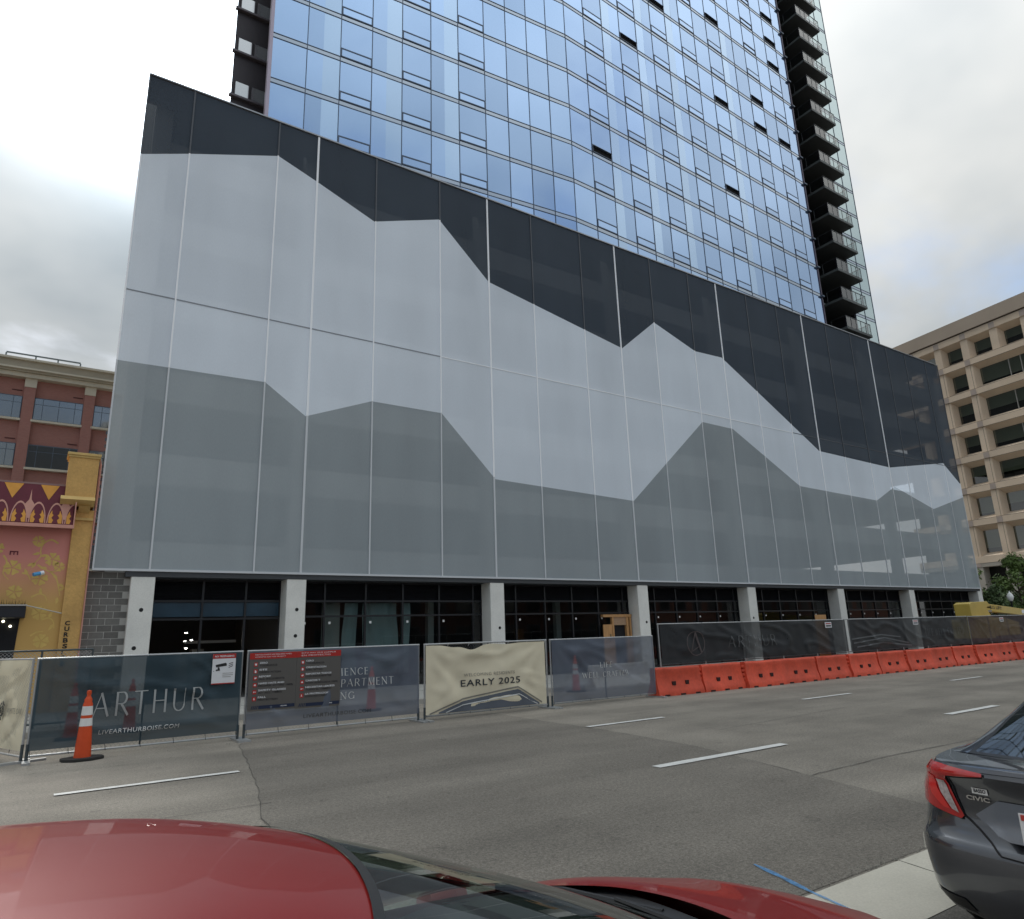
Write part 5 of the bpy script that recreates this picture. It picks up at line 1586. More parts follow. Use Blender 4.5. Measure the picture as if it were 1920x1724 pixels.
safety('grey safety board with red header in Spanish, starting CERO TOLERANCIA', 4.705, .965, 1.16, ['ESTO HAY QUE CUMPLIR', 'EN PROYECTO'],
       [('CERO', 'TOLERANCIA'), ('ORIENTACION', 'DEL SITIO'), ('REPORTAR TODOS', 'LOS INCIDENTES'), ('CASCOS Y', 'ROPA ADECUADA 100%'), ('NECESITAR LENTES', 'TODO EL TIEMPO'), ('LA PROTECCION', 'CONTRA CAIDAS')])
nts = thing('warning_sign', 'white NO TRESPASSING sign with a camera picture on navy banner', 'sign', (3.02, FY_ - .09, 1.11))
MB().box(0, .44, 0, .01, 0, .58).build('board', m_swhite, nts)
MB().box(0, .44, -.003, -.001, .49, .58).build('header_band', m_sred, nts)
put_text('lettering', 'NO TRESPASSING', m_swhite, nts, .035, -.006, .515, width=.37, height=.036, bold=.02)
MB().prism([(.06, .37), (.25, .405), (.27, .385), (.27, .345), (.07, .325)], -.004, -.001).prism([(.10, .32), (.13, .325), (.15, .26), (.07, .25), (.07, .28), (.11, .285)], -.004, -.001).build('camera_picture', m_sblack, nts, recalc=True)
for k in range(3):
    MB().ribbon([(.31, .31 + k * .035), (.35, .325 + k * .035), (.39, .345 + k * .03)], .012, -.003).build('wave_mark', m_sblack, nts)
for k in range(3):
    MB().box(.20, .40 - .04 * (k == 2), -.003, -.001, .20 - k * .035, .208 - k * .035).build('text_line', m_prtm, nts)
MB().box(0, .44, -.003, -.001, 0, .018).build('footer_band', m_sred, nts)

# ================================================================== WATER BARRIERS + FENCE ON TOP
m_or = per_object_tint(mat('barrier_orange', (.66, .090, .045), .55, spec=.4, var=.20, vscale=1.7, var2=.10, v2scale=11, bump=.1, bscale=8), .88, 1.1)
m_ork = mat('barrier_recess', (.035, .012, .01), .8)
BL = 1.87
prof = [(-.235, 0), (-.235, .10), (-.215, .17), (-.155, .34), (-.125, .52), (-.118, .66), (-.125, .735), (-.115, .78), (-.08, .80), (.08, .80), (.115, .78), (.125, .735), (.118, .66), (.125, .52), (.155, .34), (.215, .17), (.235, .10), (.235, 0)]
mb = MB()
nx = 24
n0 = 0
for i in range(nx + 1):
    u = i / nx; x = BL * u
    for (y, z) in prof:
        # moulded panel: slightly hollow between thicker ends, wavy blow-moulded skin
        e = min(1, 9 * min(u, 1 - u))
        hol = .018 * e * math.exp(-((z - .36) / .26) ** 2)
        mb.v.append((x + (u - .5) * .07 * max(0, 1 - z / .5), y - math.copysign(hol, y) + .004 * math.sin(x * 7 + z * 9), z + .004 * math.sin(x * 5)))
k = len(prof)
for i in range(nx):
    for j in range(k - 1):
        a = i * k + j
        mb.f.append((a, a + 1, a + k + 1, a + k)); mb.m.append(0)
mb.f.append(tuple(range(k - 1, -1, -1))); mb.m.append(0)
mb.f.append(tuple(nx * k + j for j in range(k))); mb.m.append(0)
bar_me = mb.mesh('shell', m_or, smooth=True, angle=50, recalc=True)
kn_me = MB()
for q_ in range(5):
    z = .12 + q_ * .125
    kn_me.lathe([(0, z), (.075, z), (.085, z + .015), (.085, z + .06), (.075, z + .075), (0, z + .075)], 12, c=(-.005, 0, 0))
kn_me = kn_me.mesh('end_knuckle', m_or, smooth=True)
hole_me = MB().prism([(-.07, -.055), (.07, -.055), (.075, .055), (-.065, .055)], -.01, .03).mesh('fork_hole', m_ork, recalc=True)
notch_me = MB().box(-.10, .10, -.242, .242, -.001, .05).mesh('base_notch', m_ork)
m_bs = {}
BX = [15.26 + 1.975 * i for i in range(18)]
for i, x in enumerate(BX):
    y = 15.47 - .012 * i + .035 * math.sin(i * 2.4) + .02 * math.sin(i * 5.1)
    lab = 'orange plastic water barrier with ribbed end next to the LIFE banner' if i == 0 else f'orange plastic water barrier, {ORD[i]} in the row counted from the LIFE banner'
    b = thing('water_barrier', lab, 'barrier', (x, y, 0.0), R(1.1 * math.sin(i * 1.7)), 'orange water barriers along the fence')
    inst(bar_me, 'shell', b)
    inst(kn_me, 'end_knuckle', b)
    for fx_ in (.68, 1.24):
        h_ = inst(hole_me, 'fork_hole', b, loc=(fx_, -.160, .345))
    for fx_ in (.3, .96, 1.6):
        inst(notch_me, 'base_notch', b, loc=(fx_, 0, 0))
# fence sections mounted in the barriers
fr_me = MB().tube([(.03, 0, .80), (.03, 0, 2.06)], .02, 8).tube([(0, 0, 2.06), (1.94, 0, 2.06)], .02, 8).mesh('frame', m_galv, smooth=True)
bot_me = MB().tube([(.05, 0, .87), (1.93, 0, .87)], .016, 8).mesh('lower_rail', m_galvd, smooth=True)
for i, x in enumerate(BX[:15]):
    f_ = thing('barrier_fence', f'low fence frame standing on the {ORD[i]} orange barrier from the LIFE banner', 'fence', (x + .36, 15.50, 0.012 * math.sin(i * 3.1)), R(.5 * math.sin(i * 2.2)), 'fence frames standing on the barriers')
    inst(fr_me, 'frame', f_); inst(bot_me, 'lower_rail', f_)
def long_banner(label, x0, x1, seed, m=m_char, amp=.034):
    r_ = thing('mesh_banner', label, 'banner', (x0, 15.50, 0), 0, 'long mesh banners over the barriers')
    o, fn = banner(r_, 0, x1 - x0, .90, 2.05, -.035, m, seed, amp=amp, name='fabric', nu=110, nv=18)
    return r_, o, fn
r_, o, fb = long_banner('charcoal mesh banner with ringed A emblem and ARTHUR lettering above the barriers', 15.66, 25.45, 3.1)
m_dim = mat('banner_print_dim', (.10, .105, .11), .8)
stroke_text('lettering', 'ARTHUR', m_dim, o, 3.0, 5.5, 1.27, .36, -.05, fb, gap=.2)
ring = MB()
for i in range(40):
    t0, t1 = 6.283 * i / 40, 6.283 * (i + 1) / 40
    pts = [(1.5 + rr_ * math.cos(t_) * 1.05, 1.45 + rr_ * math.sin(t_) * .92) for rr_, t_ in ((.40, t0), (.375, t0), (.375, t1), (.40, t1))]
    ring.face([(x, -.036 + fb(x, z), z) for x, z in pts])
for q_ in (seg((1.25, 1.16), (1.48, 1.78), .03), seg((1.48, 1.78), (1.74, 1.16), .06), seg((1.30, 1.22), (1.68, 1.36), .025)):
    ring.face([(x, -.038 + fb(x, z), z) for x, z in q_])
ring.build('emblem', mat('banner_print_emblem', (.11, .09, .09), .8), o)
r_, o, fb2 = long_banner('charcoal mesh banner with pale sweeping stripes, second along the barriers', 25.62, 35.2, 6.4)
for pts in ([(.2, 1.15), (2.4, 1.30), (4.2, 1.05)], [(.1, 1.30), (2.2, 1.42), (3.6, 1.30)], [(.4, 1.0), (2.2, 1.12), (4.4, .94)]):
    mb = MB(); q_ = lerp_path(pts, 10)
    for a, b in zip(q_[:-1], q_[1:]):
        mb.face([(x, -.037 + fb2(x, z), z) for x, z in ((a[0], a[1]), (b[0], b[1]), (b[0], b[1] + .05), (a[0], a[1] + .05))])
    mb.build('printed_stripe', mat('banner_print_stripe', (.12, .125, .13), .8), o)
stroke_text('lettering', 'LIFE WELL CRAFTED', m_dim, o, 5.6, 9.0, 1.3, .3, -.05, fb2)
long_banner('charcoal mesh banner farthest along the barriers, in front of the yellow lift', 35.3, 44.9, 9.2, m=mat('banner_maroon_grey', (.055, .038, .042), .75, alpha=.84))
# small white notices on the mesh banners, plywood board behind
for x, l in ((24.12, 'small white notice under the plywood board on the fence'), (30.36, 'small white notice halfway along the second mesh banner'), (38.4, 'small white notice on the mesh banner nearest the lift')):
    s_ = thing('notice', l, 'sign', (x, 15.41, 1.78))
    MB().box(0, .40, 0, .01, 0, .2).build('board', m_swhite, s_)
    MB().box(.04, .36, -.003, -.001, .13, .165).build('heading', m_sred, s_)
    MB().box(.04, .36, -.003, -.001, .04, .09).build('text_line', m_sblack, s_)
pb = thing('plywood_board', 'brown plywood board standing up behind the charcoal banner', 'board', (24.1, 15.75, 0))
MB().box(0, .68, 0, .02, .5, 2.26).build('sheet', m_ply, pb)
MB().box(.1, .16, .02, .06, 0, 2.0).box(.5, .56, .02, .06, 0, 2.0).build('leg', m_ply, pb)

# ================================================================== CONES (delineators)
m_con = mat('cone_orange', (.62, .075, .018), .5, spec=.4, var=.08, vscale=5, bump=.15, bscale=9)
m_refl = mat('cone_collar_white', (.72, .72, .70), .5, var=.08, vscale=9)
m_rub = mat('cone_base_rubber', (.028, .027, .026), .85)
cone0 = thing('traffic_cone', 'tall orange channelizer cone standing in front of the navy ARTHUR banner', 'cone', (.93, 15.0, 0), 0, 'orange channelizer cones')
MB().lathe([(.135, .05), (.128, .12), (.118, .30), (.10, .55), (.085, .76), (.075, .93), (.06, .96), (.062, 1.0), (.045, 1.03), (.03, 1.07), (.04, 1.11), (.035, 1.15), (0, 1.16)], 22).build('body', m_con, cone0, smooth=True, angle=50)
MB().lathe([(.0895, .74), (.0805, .89)], 22).build('collar', m_refl, cone0, smooth=True)
MB().lathe([(.1025, .56), (.0925, .69)], 22).build('collar', m_refl, cone0, smooth=True)
MB().prism([(.33 * math.cos(a) * (1.08 if i % 2 else 1), .33 * math.sin(a) * .82) for i, a in enumerate([6.283 * k / 8 + .39 for k in range(8)])], 0, .05, 'z').build('base', m_rub, cone0, recalc=True, bevel=.012)
for (x, y, z, l) in ((.88, 18.6, 0, 'orange cone seen dimly through the navy banner behind the nearer cone'), (2.05, 19.1, 0, 'orange cone seen through the lettering T of the navy banner'), (7.9, 18.9, 0, 'slim orange cone seen through the slate banner beside the safety boards'), (15.1, 18.9, 0, 'orange cone seen through the LIFE banner')):
    c = copy_tree(cone0); c.location = (x, y, z); c['label'] = l; c.rotation_euler = (0, 0, x)
# kerb-side materials seen through the mesh: a low pallet wall and red tape rail
jb = thing('jersey_block', 'pale concrete barrier block behind the LIFE banner', 'block', (15.8, 19.0, 0))
MB().prism([(-.3, 0), (-.3, .1), (-.12, .4), (-.1, .8), (.1, .8), (.12, .4), (.3, .1), (.3, 0)], 0, 2.6, 'x').build('block', m_cc, jb, recalc=True, bevel=.02)

# ================================================================== CARS
def cr(P, t):
    """Catmull-Rom through equally spaced keys"""
    n = len(P) - 1
    t = min(max(t, 0), 1) * n
    i = min(int(t), n - 1); f = t - i
    p0, p1, p2, p3 = P[max(i - 1, 0)], P[i], P[i + 1], P[min(i + 2, n)]
    if isinstance(p1, (int, float)):
        return .5 * (2 * p1 + (-p0 + p2) * f + (2 * p0 - 5 * p1 + 4 * p2 - p3) * f * f + (-p0 + 3 * p1 - 3 * p2 + p3) * f ** 3)
    return tuple(.5 * (2 * b + (-a + c) * f + (2 * a - 5 * b + 4 * c - d) * f * f + (-a + 3 * b - 3 * c + d) * f ** 3) for a, b, c, d in zip(p0, p1, p2, p3))
def interp(keys, x):
    if x <= keys[0][0]: return keys[0][1]
    for a, b in zip(keys[:-1], keys[1:]):
        if x <= b[0]:
            t_ = (x - a[0]) / (b[0] - a[0]); t_ = t_ * t_ * (3 - 2 * t_) * .5 + t_ * .5
            return a[1] + (b[1] - a[1]) * t_
    return keys[-1][1]
class Car:
    """side: +y is the car's left; x runs forward, rear bumper at x=0"""
    def __init__(s, root, L, W, rear, front, width, top, nr, nf, bow):
        s.root, s.L, s.W = root, L, W
        s.rear, s.front, s.width, s.top = rear, front, width, top      # rear(z01), front(z01): inset; width(z01); top(x): belt height
        s.nr, s.nf, s.bow = nr, nf, bow
        s.cache = {}
    def outline(s, h):
        """half outline (rear centre -> left side -> front centre) at level h in 0..1"""
        key = round(h, 4)
        if key in s.cache: return s.cache[key]
        xr, xf, hw_ = interp(s.rear, h), s.L - interp(s.front, h), interp(s.width, h)
        xm = s.L * .5
        pts = []
        N = 240
        for i in range(N + 1):
            a = math.pi * i / N
            c, sn = math.cos(a), math.sin(a)
            n = s.nr if c > 0 else s.nf
            ax = (xm - xr) if c > 0 else (xf - xm)
            px = -math.copysign(abs(c) ** (2 / n), c) * ax + xm
            py = sn ** (2 / n) * hw_
            if c > 0: px += s.bow * (py / hw_) ** 2 * max(0, 1 - (px - xr) / .9)
            pts.append((px, py))
        ln = [0]
        for p, q_ in zip(pts[:-1], pts[1:]):
            ln.append(ln[-1] + math.hypot(p[0] - q_[0], p[1] - q_[1]))
        s.cache[key] = (np.array(ln), np.array(pts))
        return s.cache[key]
    def P(s, l, h):
        """surface point: l metres round from the rear centre, level h"""
        ln, pts = s.outline(h)
        sg = 1 if l >= 0 else -1
        x = float(np.interp(abs(l), ln, pts[:, 0])); y = float(np.interp(abs(l), ln, pts[:, 1])) * sg
        return Vector((x, y, .20 + h * (s.top(x) - .20)))
    def Pz(s, l, z):
        h = .7
        for _ in range(5):
            p = s.P(l, h); h += (z - p.z) / max(.3, (s.top(p.x) - .2))
            h = min(max(h, 0), 1)
        return s.P(l, h), h
    def total(s, h):
        return float(s.outline(h)[0][-1])
    def body(s, m, hs, nl=140):
        mb = MB()
        for sg in (1, -1):
            n0 = len(mb.v)
            for h in hs:
                tt = s.total(h)
                for i in range(nl + 1):
                    # denser near the corners
                    mb.v.append(tuple(s.P(sg * tt * i / nl, h)))
            for r_ in range(len(hs) - 1):
                for i in range(nl):
                    a = n0 + r_ * (nl + 1) + i
                    f = (a, a + 1, a + nl + 2, a + nl + 1)
                    mb.f.append(f if sg < 0 else f[::-1]); mb.m.append(0)
        return mb.build('body', m, s.root, smooth=True, angle=40, merge=True)
    def halfw(s, x):
        ln, pts = s.outline(1.0)
        return float(np.interp(x, pts[:, 0], pts[:, 1]))
    def xends(s):
        ln, pts = s.outline(1.0)
        return float(pts[0, 0]), float(pts[-1, 0])
    def deck(s, name, m, x0, x1, crown, nx=40, ny=24, edge=1.0, drop=.0):
        xa, xb = s.xends()
        x0, x1 = max(x0, xa + .002), min(x1, xb - .002)
        def fn(u, v):
            x = x0 + (x1 - x0) * u; f = (2 * v - 1) * edge
            w = s.halfw(x)
            z = s.top(x) + crown(x) * (1 - abs(f) ** 2.6) - drop
            return (x, f * w, z)
        return MB().grid(fn, nx, ny).build(name, m, s.root, smooth=True, angle=60)
    def patch(s, name, m, poly, off=.004, parent=None, sub=4, zt=None, side=1):
        """polygon given in (l, z) laid on the skin"""
        bm = bmesh.new()
        vs = [bm.verts.new((l, z, 0)) for l, z in poly]
        bm.faces.new(vs)
        bmesh.ops.triangulate(bm, faces=bm.faces)
        bmesh.ops.subdivide_edges(bm, edges=bm.edges, cuts=sub, use_grid_fill=True)
        verts = []
        for v in bm.verts:
            l, z = v.co.x * side, v.co.y
            p, h = s.Pz(l, z)
            a = s.P(l + .01, h) - s.P(l - .01, h); b = s.P(l, min(1, h + .01)) - s.P(l, max(0, h - .01))
            n = a.cross(b)
            n = n.normalized() if n.length > 1e-9 else Vector((-1, 0, 0))
            if n.dot(Vector((p.x - s.L / 2, p.y * 2, 0))) < 0: n = -n
            o_ = off(z) if callable(off) else off
            verts.append(tuple(p + n * o_))
        bm.verts.index_update()
        faces = [tuple(v.index for v in f.verts) for f in bm.faces]
        bm.free()
        me = bpy.data.meshes.new(name); me.from_pydata(verts, [], faces); me.materials.append(m)
        bm = bmesh.new(); bm.from_mesh(me); bmesh.ops.recalc_face_normals(bm, faces=bm.faces)
        me.polygons.foreach_set('use_smooth', [True] * len(me.polygons))
        bm.free(); me.polygons.foreach_set('use_smooth', [True] * len(me.polygons))
        return inst(me, name, parent or s.root)
    def strip(s, name, m, path, w, off=.005, parent=None, side=1):
        mb = MB()
        q_ = lerp_path(path, 8); A = []
        for i, p in enumerate(q_):
            a, b = q_[max(0, i - 1)], q_[min(len(q_) - 1, i + 1)]
            dx, dz = b[0] - a[0], b[1] - a[1]; l_ = math.hypot(dx, dz) or 1
            row = []
            for sg in (1, -1):
                l, z = (p[0] - dz / l_ * w / 2 * sg) * side, p[1] + dx / l_ * w / 2 * sg
                pt, h = s.Pz(l, z)
                nn = Vector((pt.x - s.L * .5, pt.y * 1.2, 0)); nn.normalize()
                row.append(tuple(pt + nn * off))
            A.append(row)
        for a, b in zip(A[:-1], A[1:]):
            mb.face([a[0], a[1], b[1], b[0]])
        return mb.build(name, m, parent or s.root, smooth=True, angle=180)
def greenhouse(prof, wr, wb, zb, bow):
    """returns G(u, v): u 0 windscreen base .. 1 rear base, v -1..1 across (|v|<.7 top, beyond: sides)"""
    def G(u, v):
        xc, zc_ = cr(prof, u); r_, b, zbb, bw = cr(wr, u), cr(wb, u), cr(zb, u), cr(bow, u)
        hgt = max(0.0, zc_ - zbb); c = .05 * min(1, hgt / .30)
        av = abs(v)
        K = [(0, zc_), (.36 * r_, zc_ - .12 * c), (.72 * r_, zc_ - .5 * c), (r_, zc_ - 1.5 * c), (r_ + .42 * (b - r_), zbb + (zc_ - 1.5 * c - zbb) * .58), (b, zbb)]
        ks = [0, .25, .5, .7, .85, 1]
        y, z = K[-1]
        for i in range(5):
            if av <= ks[i + 1]:
                t_ = (av - ks[i]) / (ks[i + 1] - ks[i])
                p0 = K[max(i - 1, 0)] if i else (-K[1][0], K[1][1]); p1, p2, p3 = K[i], K[i + 1], K[min(i + 2, 5)]
                y, z = (.5 * (2 * p1[j] + (-p0[j] + p2[j]) * t_ + (2 * p0[j] - 5 * p1[j] + 4 * p2[j] - p3[j]) * t_ ** 2 + (-p0[j] + 3 * p1[j] - 3 * p2[j] + p3[j]) * t_ ** 3) for j in (0, 1))
                break
        return Vector((xc + bw * (y / max(b, .01)) ** 2, math.copysign(y, v) if v else 0.0, z))
    return G
def gpatch(G, name, m, root, u0, u1, v0, v1, nu=16, nv=16, off=0.0, smooth=180):
    def fn(u, v):
        p = G(u, v)
        if off:
            a = G(min(u + .01, 1), v) - G(max(u - .01, 0), v); b = G(u, min(v + .01, 1)) - G(u, max(v - .01, -1))
            n = a.cross(b)
            if n.length > 1e-9:
                n.normalize()
                if n.z < 0 and abs(n.z) > .05: n = -n
                elif abs(n.z) <= .05 and n.y * p.y < 0: n = -n
                p = p + n * off
        return p
    return MB().grid(fn, nu, nv, 0, u0, u1, v0, v1).build(name, m, root, smooth=True, angle=smooth)
m_trim = mat('car_black_trim', (.012, .012, .013), .45)
m_cglass = glass('car_glass', (.55, .66, .60), .06)
m_tyre2 = m_tyre
m_alloy = mat('alloy_wheel', (.45, .45, .46), .3, metal=.9)
m_int = mat('car_interior', (.025, .025, .027), .8)
m_seat = mat('car_seat_cloth', (.05, .05, .055), .9)
def wheels(root, xs, W, r=.31):
    ty = MB().lathe([(r - .11, -.10), (r - .03, -.105), (r, -.08), (r, .08), (r - .03, .105), (r - .11, .10), (r - .11, -.10)], 28, axis='y').mesh('tyre', m_tyre2, smooth=True)
    sp = MB()
    for k in range(5):
        a = k * 1.2566
        for side in (-1, 1):
            sp.face([(.05 * math.cos(a + 1.2), .085 * side, .05 * math.sin(a + 1.2)), ((r - .11) * math.cos(a + .22), .095 * side, (r - .11) * math.sin(a + .22)), ((r - .11) * math.cos(a - .22), .095 * side, (r - .11) * math.sin(a - .22)), (.05 * math.cos(a - 1.2), .085 * side, .05 * math.sin(a - 1.2))])
    sp.lathe([(.0, -.09), (.06, -.09), (.06, .09), (0, .09)], 12, axis='y')
    sp.lathe([(r - .115, -.098), (r - .135, -.06), (r - .135, .06), (r - .115, .098)], 28, axis='y')
    sp = sp.mesh('rim', m_alloy)
    arch = MB().lathe([(r + .06, -.125), (r + .06, .108), (0, .108)], 28, axis='y').mesh('wheel_arch', m_trim)
    for x in xs:
        for sg in (1, -1):
            hub = bpy.data.objects.new('wheel', ty); COL.objects.link(hub); hub.parent = root; hub.location = (x, sg * (W / 2 - .09), r)
            inst(sp, 'rim', hub)
            a = inst(arch, 'wheel_arch', root, loc=(x, sg * (W / 2 - .10), r + .02))
            a.scale = (1, sg, 1)
# ---------------------------------------------------------------- red hatchback (foreground)
m_red = mat('red_car_paint', (.19, .008, .007), .40, metal=.1, spec=.2, coat=.5, coat_rough=.025, var=.04, vscale=2)
red = thing('parked_hatchback', 'red hatchback parked nearest, its roof and bonnet filling the lower edge', 'car', (-1.22, 1.62, 0))
LR, WR = 4.20, 1.76
CX = 1.22     # world X of local 0 is -1.22
def red_top(x):
    return interp([(0, .98), (.6, 1.0), (2.2, .98), (2.9, .955), (3.4, .90), (3.8, .82), (4.2, .70)], x)
rc = Car(red, LR, WR, [(0, .16), (.3, .02), (.6, .0), (.85, .03), (1, .12)], [(0, .14), (.25, .02), (.55, .04), (.8, .22), (1, .46)], [(0, .82), (.3, .86), (.6, .88), (.85, .865), (1, .80)], red_top, 5.0, 2.9, .05)
rc.body(m_red, [0, .04, .12, .22, .34, .46, .58, .68, .78, .86, .92, .96, 1.0])
def red_crown(x): return interp([(0, .02), (2.4, .10), (3.0, .095), (3.6, .06), (4.0, .02)], x)
def _bon(u, v):
    f = (2 * v - 1) * .985
    xs_ = 2.98 - .40 * f * f
    x = xs_ + (3.60 - xs_) * u
    return (x, f * rc.halfw(x), red_top(x) + red_crown(x) * (1 - abs(f) ** 2.6))
MB().grid(_bon, 40, 30).build('bonnet', m_red, red, smooth=True, angle=60)
rc.deck('bonnet_nose', m_red, 3.60, 4.2, red_crown, nx=12)
rc.deck('scuttle', m_trim, 2.5, 2.94, lambda x: .085, edge=1.0, nx=8, drop=.012)
rc.deck('rear_deck', m_red, 0.0, .5, lambda x: .03)
G = greenhouse([(2.92, 1.005), (2.34, 1.235), (1.76, 1.43), (1.34, 1.495), (.90, 1.498), (.48, 1.43), (.22, 1.26), (.06, 1.02)],
               [.74, .64, .575, .59, .59, .57, .56, .58], [.82, .82, .82, .83, .83, .82, .80, .76], [.985, .985, .985, .99, .99, 1.0, 1.0, 1.0],
               [-.36, -.34, -.30, -.10, -.04, .04, .10, .12])
uw = 2 / 7 - .02
gpatch(G, 'windscreen', m_cglass, red, .012, uw, -.68, .68, 18, 24)
gpatch(G, 'windscreen_band', m_trim, red, uw - .001, uw + .005, -.69, .69, 3, 24, off=.004)
gpatch(G, 'roof', m_red, red, uw + .004, .74, -.70, .70, 40, 36)
gpatch(G, 'rear_window', m_cglass, red, .76, .96, -.6, .6, 14, 20)
gpatch(G, 'tailgate_frame', m_red, red, .96, 1.0, -1, 1, 4, 30)
gpatch(G, 'tailgate_frame', m_red, red, .74, .76, -.7, .7, 3, 24)
for sg in (1, -1):
    def vv(a, b): return (a * sg, b * sg) if sg > 0 else (b * sg, a * sg)
    a, b = vv(.68, .70); gpatch(G, 'front_pillar', m_trim, red, .0, uw + .004, a, b, 14, 5)
    a, b = vv(.70, .76); gpatch(G, 'roof_rail', m_red, red, .0, .78, a, b, 40, 4)
    a, b = vv(.76, 1.0); gpatch(G, 'front_side_window', m_cglass, red, .20, .46, a, b, 14, 8)
    gpatch(G, 'quarter_trim', m_red, red, .0, .20, a, b, 10, 6)
    gpatch(G, 'door_pillar', m_trim, red, .46, .49, a, b, 3, 8)
    gpatch(G, 'rear_side_window', m_cglass, red, .49, .70, a, b, 12, 8)
    gpatch(G, 'rear_pillar', m_red, red, .70, 1.0, a, b, 12, 8)
    a, b = vv(.6, .76); gpatch(G, 'rear_pillar', m_red, red, .76, .96, a, b, 10, 4)
# inside: dashboard, wheel, seats
MB().prism([(2.72, .80), (2.72, .965), (2.40, 1.0), (2.10, .97), (2.02, .80)], -.70, .70).build('dashboard', m_int, red, recalc=True, bevel=.02)
for y in (.36, -.36):
    st = MB().prism([(.95, .45), (1.55, .45), (1.58, .62), (1.05, .60), (.80, 1.12), (.68, 1.08)], y - .25, y + .25).build('seat', m_seat, red, recalc=True, bevel=.03)
    MB().box(.63, .73, y - .13, y + .13, 1.14, 1.30).build('headrest', m_seat, st, bevel=.03)
MB().lathe([(.165, -.012), (.185, 0), (.165, .012), (.15, 0), (.165, -.012)], 24, axis='x', c=(1.95, .36, .93)).build('steering_wheel', m_int, red, smooth=True)
MB().box(.3, 3.0, -.76, .76, .3, .42).build('cabin_floor', m_int, red)
# wipers
for pth in ([(2.90, -.55, .995), (2.86, -.10, 1.035), (2.80, .22, 1.055)], [(2.90, .12, 1.02), (2.78, .46, 1.025), (2.64, .66, 1.01)]):
    MB().tube(pth, [.014, .010, .007], 6).build('wiper', m_trim, red)
for sg in (1, -1):
    MB().lathe([(0, -.10), (.07, -.085), (.10, 0), (.07, .06), (0, .07)], 14, axis='x', c=(2.60, sg * .95, .90)).build('door_mirror', m_red, red, smooth=True)
    tt = rc.total(.8)
    rc.patch('headlamp', mat('headlamp_glass', (.6, .62, .64), .1, spec=.8), [(tt - .62, .66), (tt - .95, .70), (tt - 1.05, .76), (tt - .60, .745)], side=sg)
    rc.patch('tail_lamp', mat('lamp_red', (.35, .01, .01), .2, coat=1), [(.45, .78), (.95, .80), (.95, .92), (.55, .93)], side=sg)
ttf = rc.total(.4)
rc.patch('grille', m_trim, [(ttf - .5, .34), (ttf + .0, .34), (ttf + .0, .56), (ttf - .55, .56)], side=1); rc.patch('grille', m_trim, [(ttf - .5, .34), (ttf, .34), (ttf, .56), (ttf - .55, .56)], side=-1)
wheels(red, (.72, 3.32), WR)
# ---------------------------------------------------------------- grey saloon
m_gry = mat('grey_car_paint', (.075, .080, .092), .24, metal=.7, coat=1.0, coat_rough=.03, var=.03, vscale=2)
civ = thing('parked_saloon', 'dark grey saloon with red C shaped tail lamps parked ahead', 'car', (4.42, 1.70, 0), R(-1.0))
LC, WC = 4.63, 1.80
def civ_top(x):
    return interp([(0, 1.045), (.35, 1.05), (.8, 1.06), (1.6, 1.03), (3.2, .97), (3.7, .93), (4.2, .84), (4.63, .70)], x)
cc = Car(civ, LC, WC, [(0, .20), (.08, .06), (.22, .0), (.40, .0), (.50, .01), (.56, .055), (.66, .085), (.86, .075), (.95, .035), (1.0, .05)], [(0, .14), (.25, .02), (.55, .02), (.8, .12), (1, .28)], [(0, .80), (.2, .87), (.45, .90), (.62, .895), (.80, .87), (.92, .82), (1.0, .76)], civ_top, 8.5, 3.4, .10)
cc.body(m_gry, [0, .03, .08, .14, .2, .27, .34, .41, .47, .50, .53, .56, .60, .66, .73, .80, .86, .91, .95, .975, 1.0])
cc.deck('boot_lid', m_gry, 0.0, .80, lambda x: .012, edge=1.0)
cc.deck('bonnet', m_gry, 3.1, 4.63, lambda x: interp([(3.1, .08), (4.0, .05), (4.6, .0)], x))
cc.deck('scuttle', m_trim, .8, 3.1, lambda x: .0, nx=12)
G = greenhouse([(3.42, 1.03), (2.98, 1.20), (2.48, 1.37), (1.95, 1.42), (1.45, 1.405), (.98, 1.31), (.62, 1.17), (.36, 1.063)],
               [.66, .62, .57, .575, .575, .565, .585, .62], [.80, .80, .80, .80, .80, .79, .775, .76], [1.0, .97, .97, .99, 1.0, 1.02, 1.04, 1.05],
               [-.34, -.30, -.24, -.06, .03, .10, .15, .17])
gpatch(G, 'windscreen', m_cglass, civ, .012, 2 / 7 - .02, -.62, .62, 16, 20)
gpatch(G, 'roof', m_gry, civ, 2 / 7 - .02, .63, -.70, .70, 30, 30)
m_rw = glass('saloon_rear_glass', (.12, .14, .14), .10)
gpatch(G, 'rear_window', m_rw, civ, .65, .975, -.62, .62, 20, 24)
gpatch(G, 'rear_window_frame', m_trim, civ, .63, .65, -.66, .66, 3, 24)
gpatch(G, 'rear_window_seal', m_trim, civ, .975, 1.0, -.66, .66, 3, 24)
